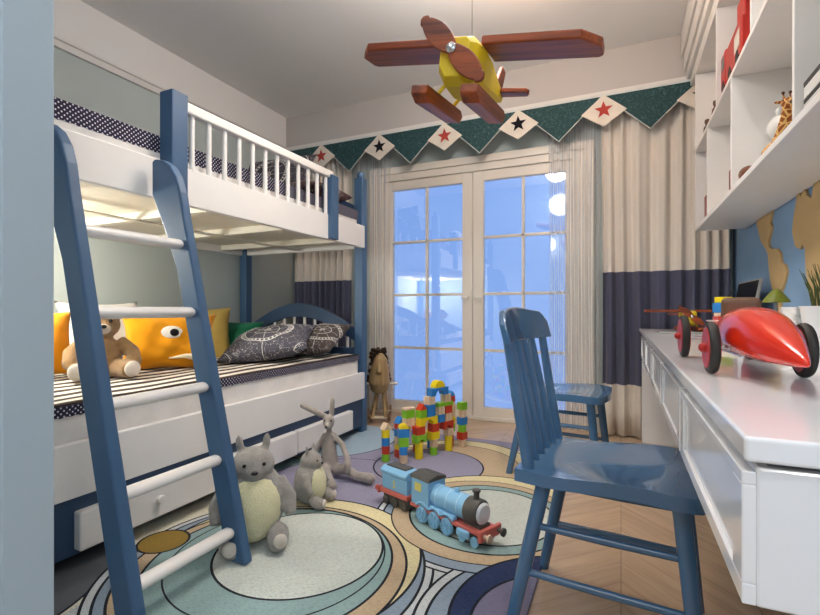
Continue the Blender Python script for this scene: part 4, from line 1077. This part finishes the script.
curt('sheer_curtain', pleats(-2.19, -1.84, 3.635, .016, .012, 2.405, .045, 4), SHEER, 'sheer white curtain on the left side of the balcony doors', 'curtain', 'sheer curtains', 0)
curt('sheer_curtain', pleats(-.50, -.135, 3.635, .016, .012, 2.405, .045, 8), SHEER, 'sheer white curtain on the right side of the balcony doors', 'curtain', 'sheer curtains', 0)
# bunting valance
bt = empty('pennant_valance', (0, 3.52, 2.40), label='valance of dark green pennants and cream star flags below the cornice', cat='valance')
def green_mat():
    t = NT('dark_green_print'); co = t.coord(); f = t.noise(co, 30, 2)
    m_ = t.math('LESS_THAN', t.math('ABSOLUTE', t.math('SUBTRACT', f, .5)), .014)
    t.link(t.mix(t.math('MULTIPLY', m_, .5), lin('1F4346'), lin('5C8286')), t.b.inputs['Base Color']); t.set(Roughness=.8); return t.m
GRN = green_mat(); FLG = fabric('cream_flag_cotton', 'E6DDD0'); STR = fabric('red_felt', 'B5463E'); STK = fabric('black_felt', '17171A'); PIP = fabric('white_piping', 'D8DCDA')
MB().box(WL + .01, .66, -.004, .006, -.014, .0).build('header_tape', PIP, bt)
RX = Matrix.Rotation(PI / 2, 4, 'X')
def star(cx, cz, r, y, mat, parent):
    pts = []
    for i in range(10):
        a = PI / 2 + i * PI / 5 + .04; q = r if i % 2 == 0 else r * .42
        pts.append((cx + q * math.cos(a), cz + q * math.sin(a)))
    MB().prism(pts, 0, .002, Matrix.Translation((0, y, 0)) @ RX).build('star', mat, parent)
for i, xt in enumerate((-2.77, -2.18, -1.59, -1.0, -.41, .18, .63)):
    w = .295 if xt < .6 else .03
    g_ = MB().prism([(max(xt - .295, WL + .01), -.004), (xt, -.285), (min(xt + .295, .655), -.004)] if xt < .6 else [(xt - .13, -.004), (xt + .02, -.15), (xt + .02, -.004)], 0, .003, RX).build('green_pennant', GRN, bt)
    if xt < .6:
        xa, xb = max(xt - .295, WL + .012), min(xt + .295, .655)
        MB().tube([(xa, -.004, -.006), (xt, -.004, -.285), (xb, -.004, -.006)], .0042, 6).build('piping', PIP, g_)
for i, xc in enumerate((-2.47, -1.875, -1.285, -.70, -.11, .48)):
    s_ = MB().prism([(xc, -.006), (xc + .148, -.128), (xc, -.228), (xc - .148, -.128)], 0, .003, Matrix.Translation((0, -.010, 0)) @ RX).build('star_flag', FLG, bt)
    star(xc, -.112, .062, -.0135, STR if i % 2 == 0 else STK, s_)

# ------------------------------------------------------------------ lights
def emis(name, col, st):
    t = NT(name); n = t.n; n.remove(t.b); e = t.node('ShaderNodeEmission'); e.inputs[0].default_value = col; e.inputs[1].default_value = st
    t.link(e.outputs[0], t.out.inputs[0]); return t.m
cl = empty('fill_globe', (-.75, .85, ZC), label='added white fill globe hanging over the near half of the room', cat='fill lamp', group='added fill globes')  # added globe above the view, lifts the ceiling and near half
MB().lathe([(0, -.03), (.055, -.028), (.06, -.001), (0, -.0005)], 24).build('canopy', WHITE, cl, smooth='auto')
MB().cyl((0, 0, -.03), (0, 0, -.26), .004, n=8).build('cord', WHITE, cl)
MB().ell((0, 0, -.40), (.15, .15, .15)).build('glass_globe', emis('fill_globe_glow', (1, .97, .94, 1), 6), cl, smooth=True)
cp = copy_tree(cl); cp.location = (-.66, 1.98, ZC + .14); cp['label'] = 'added white fill globe close to the ceiling above the hanging airplane'  # unseen second globe, added to brighten the back wall and doors
for c_ in cp.children:
    if c_.name.startswith('glass_globe'):
        c_.data = c_.data.copy(); c_.data.materials[0] = emis('far_fill_glow', (1, .94, .88, 1), 40); c_.scale = (.8, .8, .8); c_.location = (0, 0, -.08)
    elif c_.name.startswith('canopy'): c_.location = (0, 0, -.14)
    else: c_.scale = (1, 1, .6); c_.location = (0, 0, -.14)
c2 = empty('entry_fill_panel', (-.5, -.75, ZC), label='added square white fill panel over the entry behind the camera', cat='fill panel')  # added unseen panel, lights surfaces that face the camera
MB().box(-.45, .45, -.35, .35, -.05, -.001).build('frame', WHITE, c2, bevel=.005)
MB().box(-.42, .42, -.32, .32, -.056, -.0505).build('diffuser', emis('entry_fill_glow', (1, .98, .96, 1), 6), c2)
gb = empty('globe_lamp', (-1.2, WF, 2.1), label='white globe wall lamp on the entry wall behind the camera', cat='wall lamp')
MB().lathe([(.05, 0), (.05, .02), (.015, .03), (.015, .06)], 20, Matrix.Rotation(-PI / 2, 4, 'X')).build('bracket', CHROME, gb, smooth='auto')
MB().ell((0, .15, 0), (.11, .11, .11)).build('glass_globe', emis('globe_glow', (1, .96, .9, 1), 12), gb, smooth=True)
g2 = empty('globe_lamp', (WR, -.45, 1.45), label='added white globe fill lamp on the right wall of the entry', cat='wall lamp')  # out-of-frame globe, added to throw light into the lower bunk
MB().lathe([(.05, 0), (.05, .02), (.015, .03), (.015, .05)], 20, Matrix.Rotation(-PI / 2, 4, 'Y')).build('bracket', CHROME, g2, smooth='auto')
MB().ell((-.16, 0, 0), (.12, .12, .12)).build('glass_globe', emis('side_fill_glow', (1, .97, .92, 1), 34), g2, smooth=True)
rl = empty('bunk_fill_lamp', (-2.50, 1.0, 1.40), label='added small fill globe under the near end of the upper bunk', cat='reading lamp')  # added lamp hidden from the camera, only brightens the bunk wall
MB().lathe([(.0, -.02), (.035, -.018), (.04, -.001), (.0, -.0005)], 20).build('canopy', CHROME, rl, smooth='auto')
MB().cyl((0, 0, -.02), (0, 0, -.10), .005, n=8).build('stem', CHROME, rl)
MB().ell((0, 0, -.15), (.06, .06, .06)).build('glass_globe', emis('bunk_fill_glow', (1, .95, .84, 1), 175), rl, smooth=True)
wl = empty('ceiling_lamp', (-.42, 2.42, ZC), label='warm bulb lamp on the ceiling above the hanging airplane', cat='ceiling lamp')
MB().lathe([(0, -.03), (.06, -.03), (.07, -.001), (.0, -.0005)], 24).build('canopy', WHITE, wl, smooth='auto')
MB().cyl((0, 0, -.03), (0, 0, -.06), .012, n=12).build('socket', WHITE, wl)
MB().ell((0, 0, -.09), (.035, .035, .035)).build('bulb', emis('warm_bulb', (1, .50, .18, 1), 115), wl, smooth=True)
# recessed downlights
def downlight(x, y, label, e=28):
    r = empty('downlight', (x, y, ZC), label=label, cat='downlight', group='recessed downlights')
    MB().lathe([(.045, -.008), (.055, -.006), (.055, -.0005), (.0, -.0003)], 24).build('ring', WHITE, r, smooth='auto')
    MB().lathe([(0, -.0095), (.035, -.0095), (.035, -.0085), (0, -.0085)], 20).build('lens', emis('downlight_lens', (1, .96, .9, 1), 8), r)
    L = bpy.data.lights.new('downlight_beam', 'SPOT'); L.energy = e; L.spot_size = D(95); L.spot_blend = .7; L.shadow_soft_size = .04; L.color = (1, .95, .88)
    lo = bpy.data.objects.new('downlight_beam', L); COL.objects.link(lo); lo.parent = r; lo.location = (0, 0, -.03)
downlight(-1.0, 1.75, 'recessed downlight in the ceiling over the middle of the rug', 34)
downlight(.15, 1.05, 'recessed downlight in the ceiling over the near end of the desk', 8)
downlight(-.35, 1.95, 'recessed downlight in the ceiling over the near chair', 22)
downlight(.1, 1.75, 'recessed downlight in the ceiling over the middle of the desk', 12)

w = bpy.data.worlds.new('dusk'); scn.world = w; w.use_nodes = True
nt = w.node_tree; bg = nt.nodes['Background']
tc = nt.nodes.new('ShaderNodeTexCoord'); sp = nt.nodes.new('ShaderNodeSeparateXYZ'); nt.links.new(tc.outputs['Generated'], sp.inputs[0])
cr = nt.nodes.new('ShaderNodeValToRGB'); nt.links.new(sp.outputs[2], cr.inputs[0])
cr.color_ramp.elements[0].position = 0; cr.color_ramp.elements[0].color = (.24, .38, .72, 1)
cr.color_ramp.elements[1].position = .5; cr.color_ramp.elements[1].color = (.20, .36, .75, 1)
nt.links.new(cr.outputs[0], bg.inputs[0]); bg.inputs[1].default_value = 1.1

# ------------------------------------------------------------------ camera
cam = bpy.data.cameras.new('camera'); co = bpy.data.objects.new('camera', cam); COL.objects.link(co)
cam.sensor_width = 36; cam.lens = 466 / 820 * 36; cam.clip_start = .05
cam.shift_y = 2 / 820
co.location = (0, 0, .9); co.rotation_euler = (PI / 2, 0, math.atan(211 / 466))
scn.camera = co
scn.view_settings.view_transform = 'Standard'; scn.view_settings.look = 'None'; scn.view_settings.gamma = 1
scn.view_settings.use_curve_mapping = False; scn.view_settings.exposure = 0.45
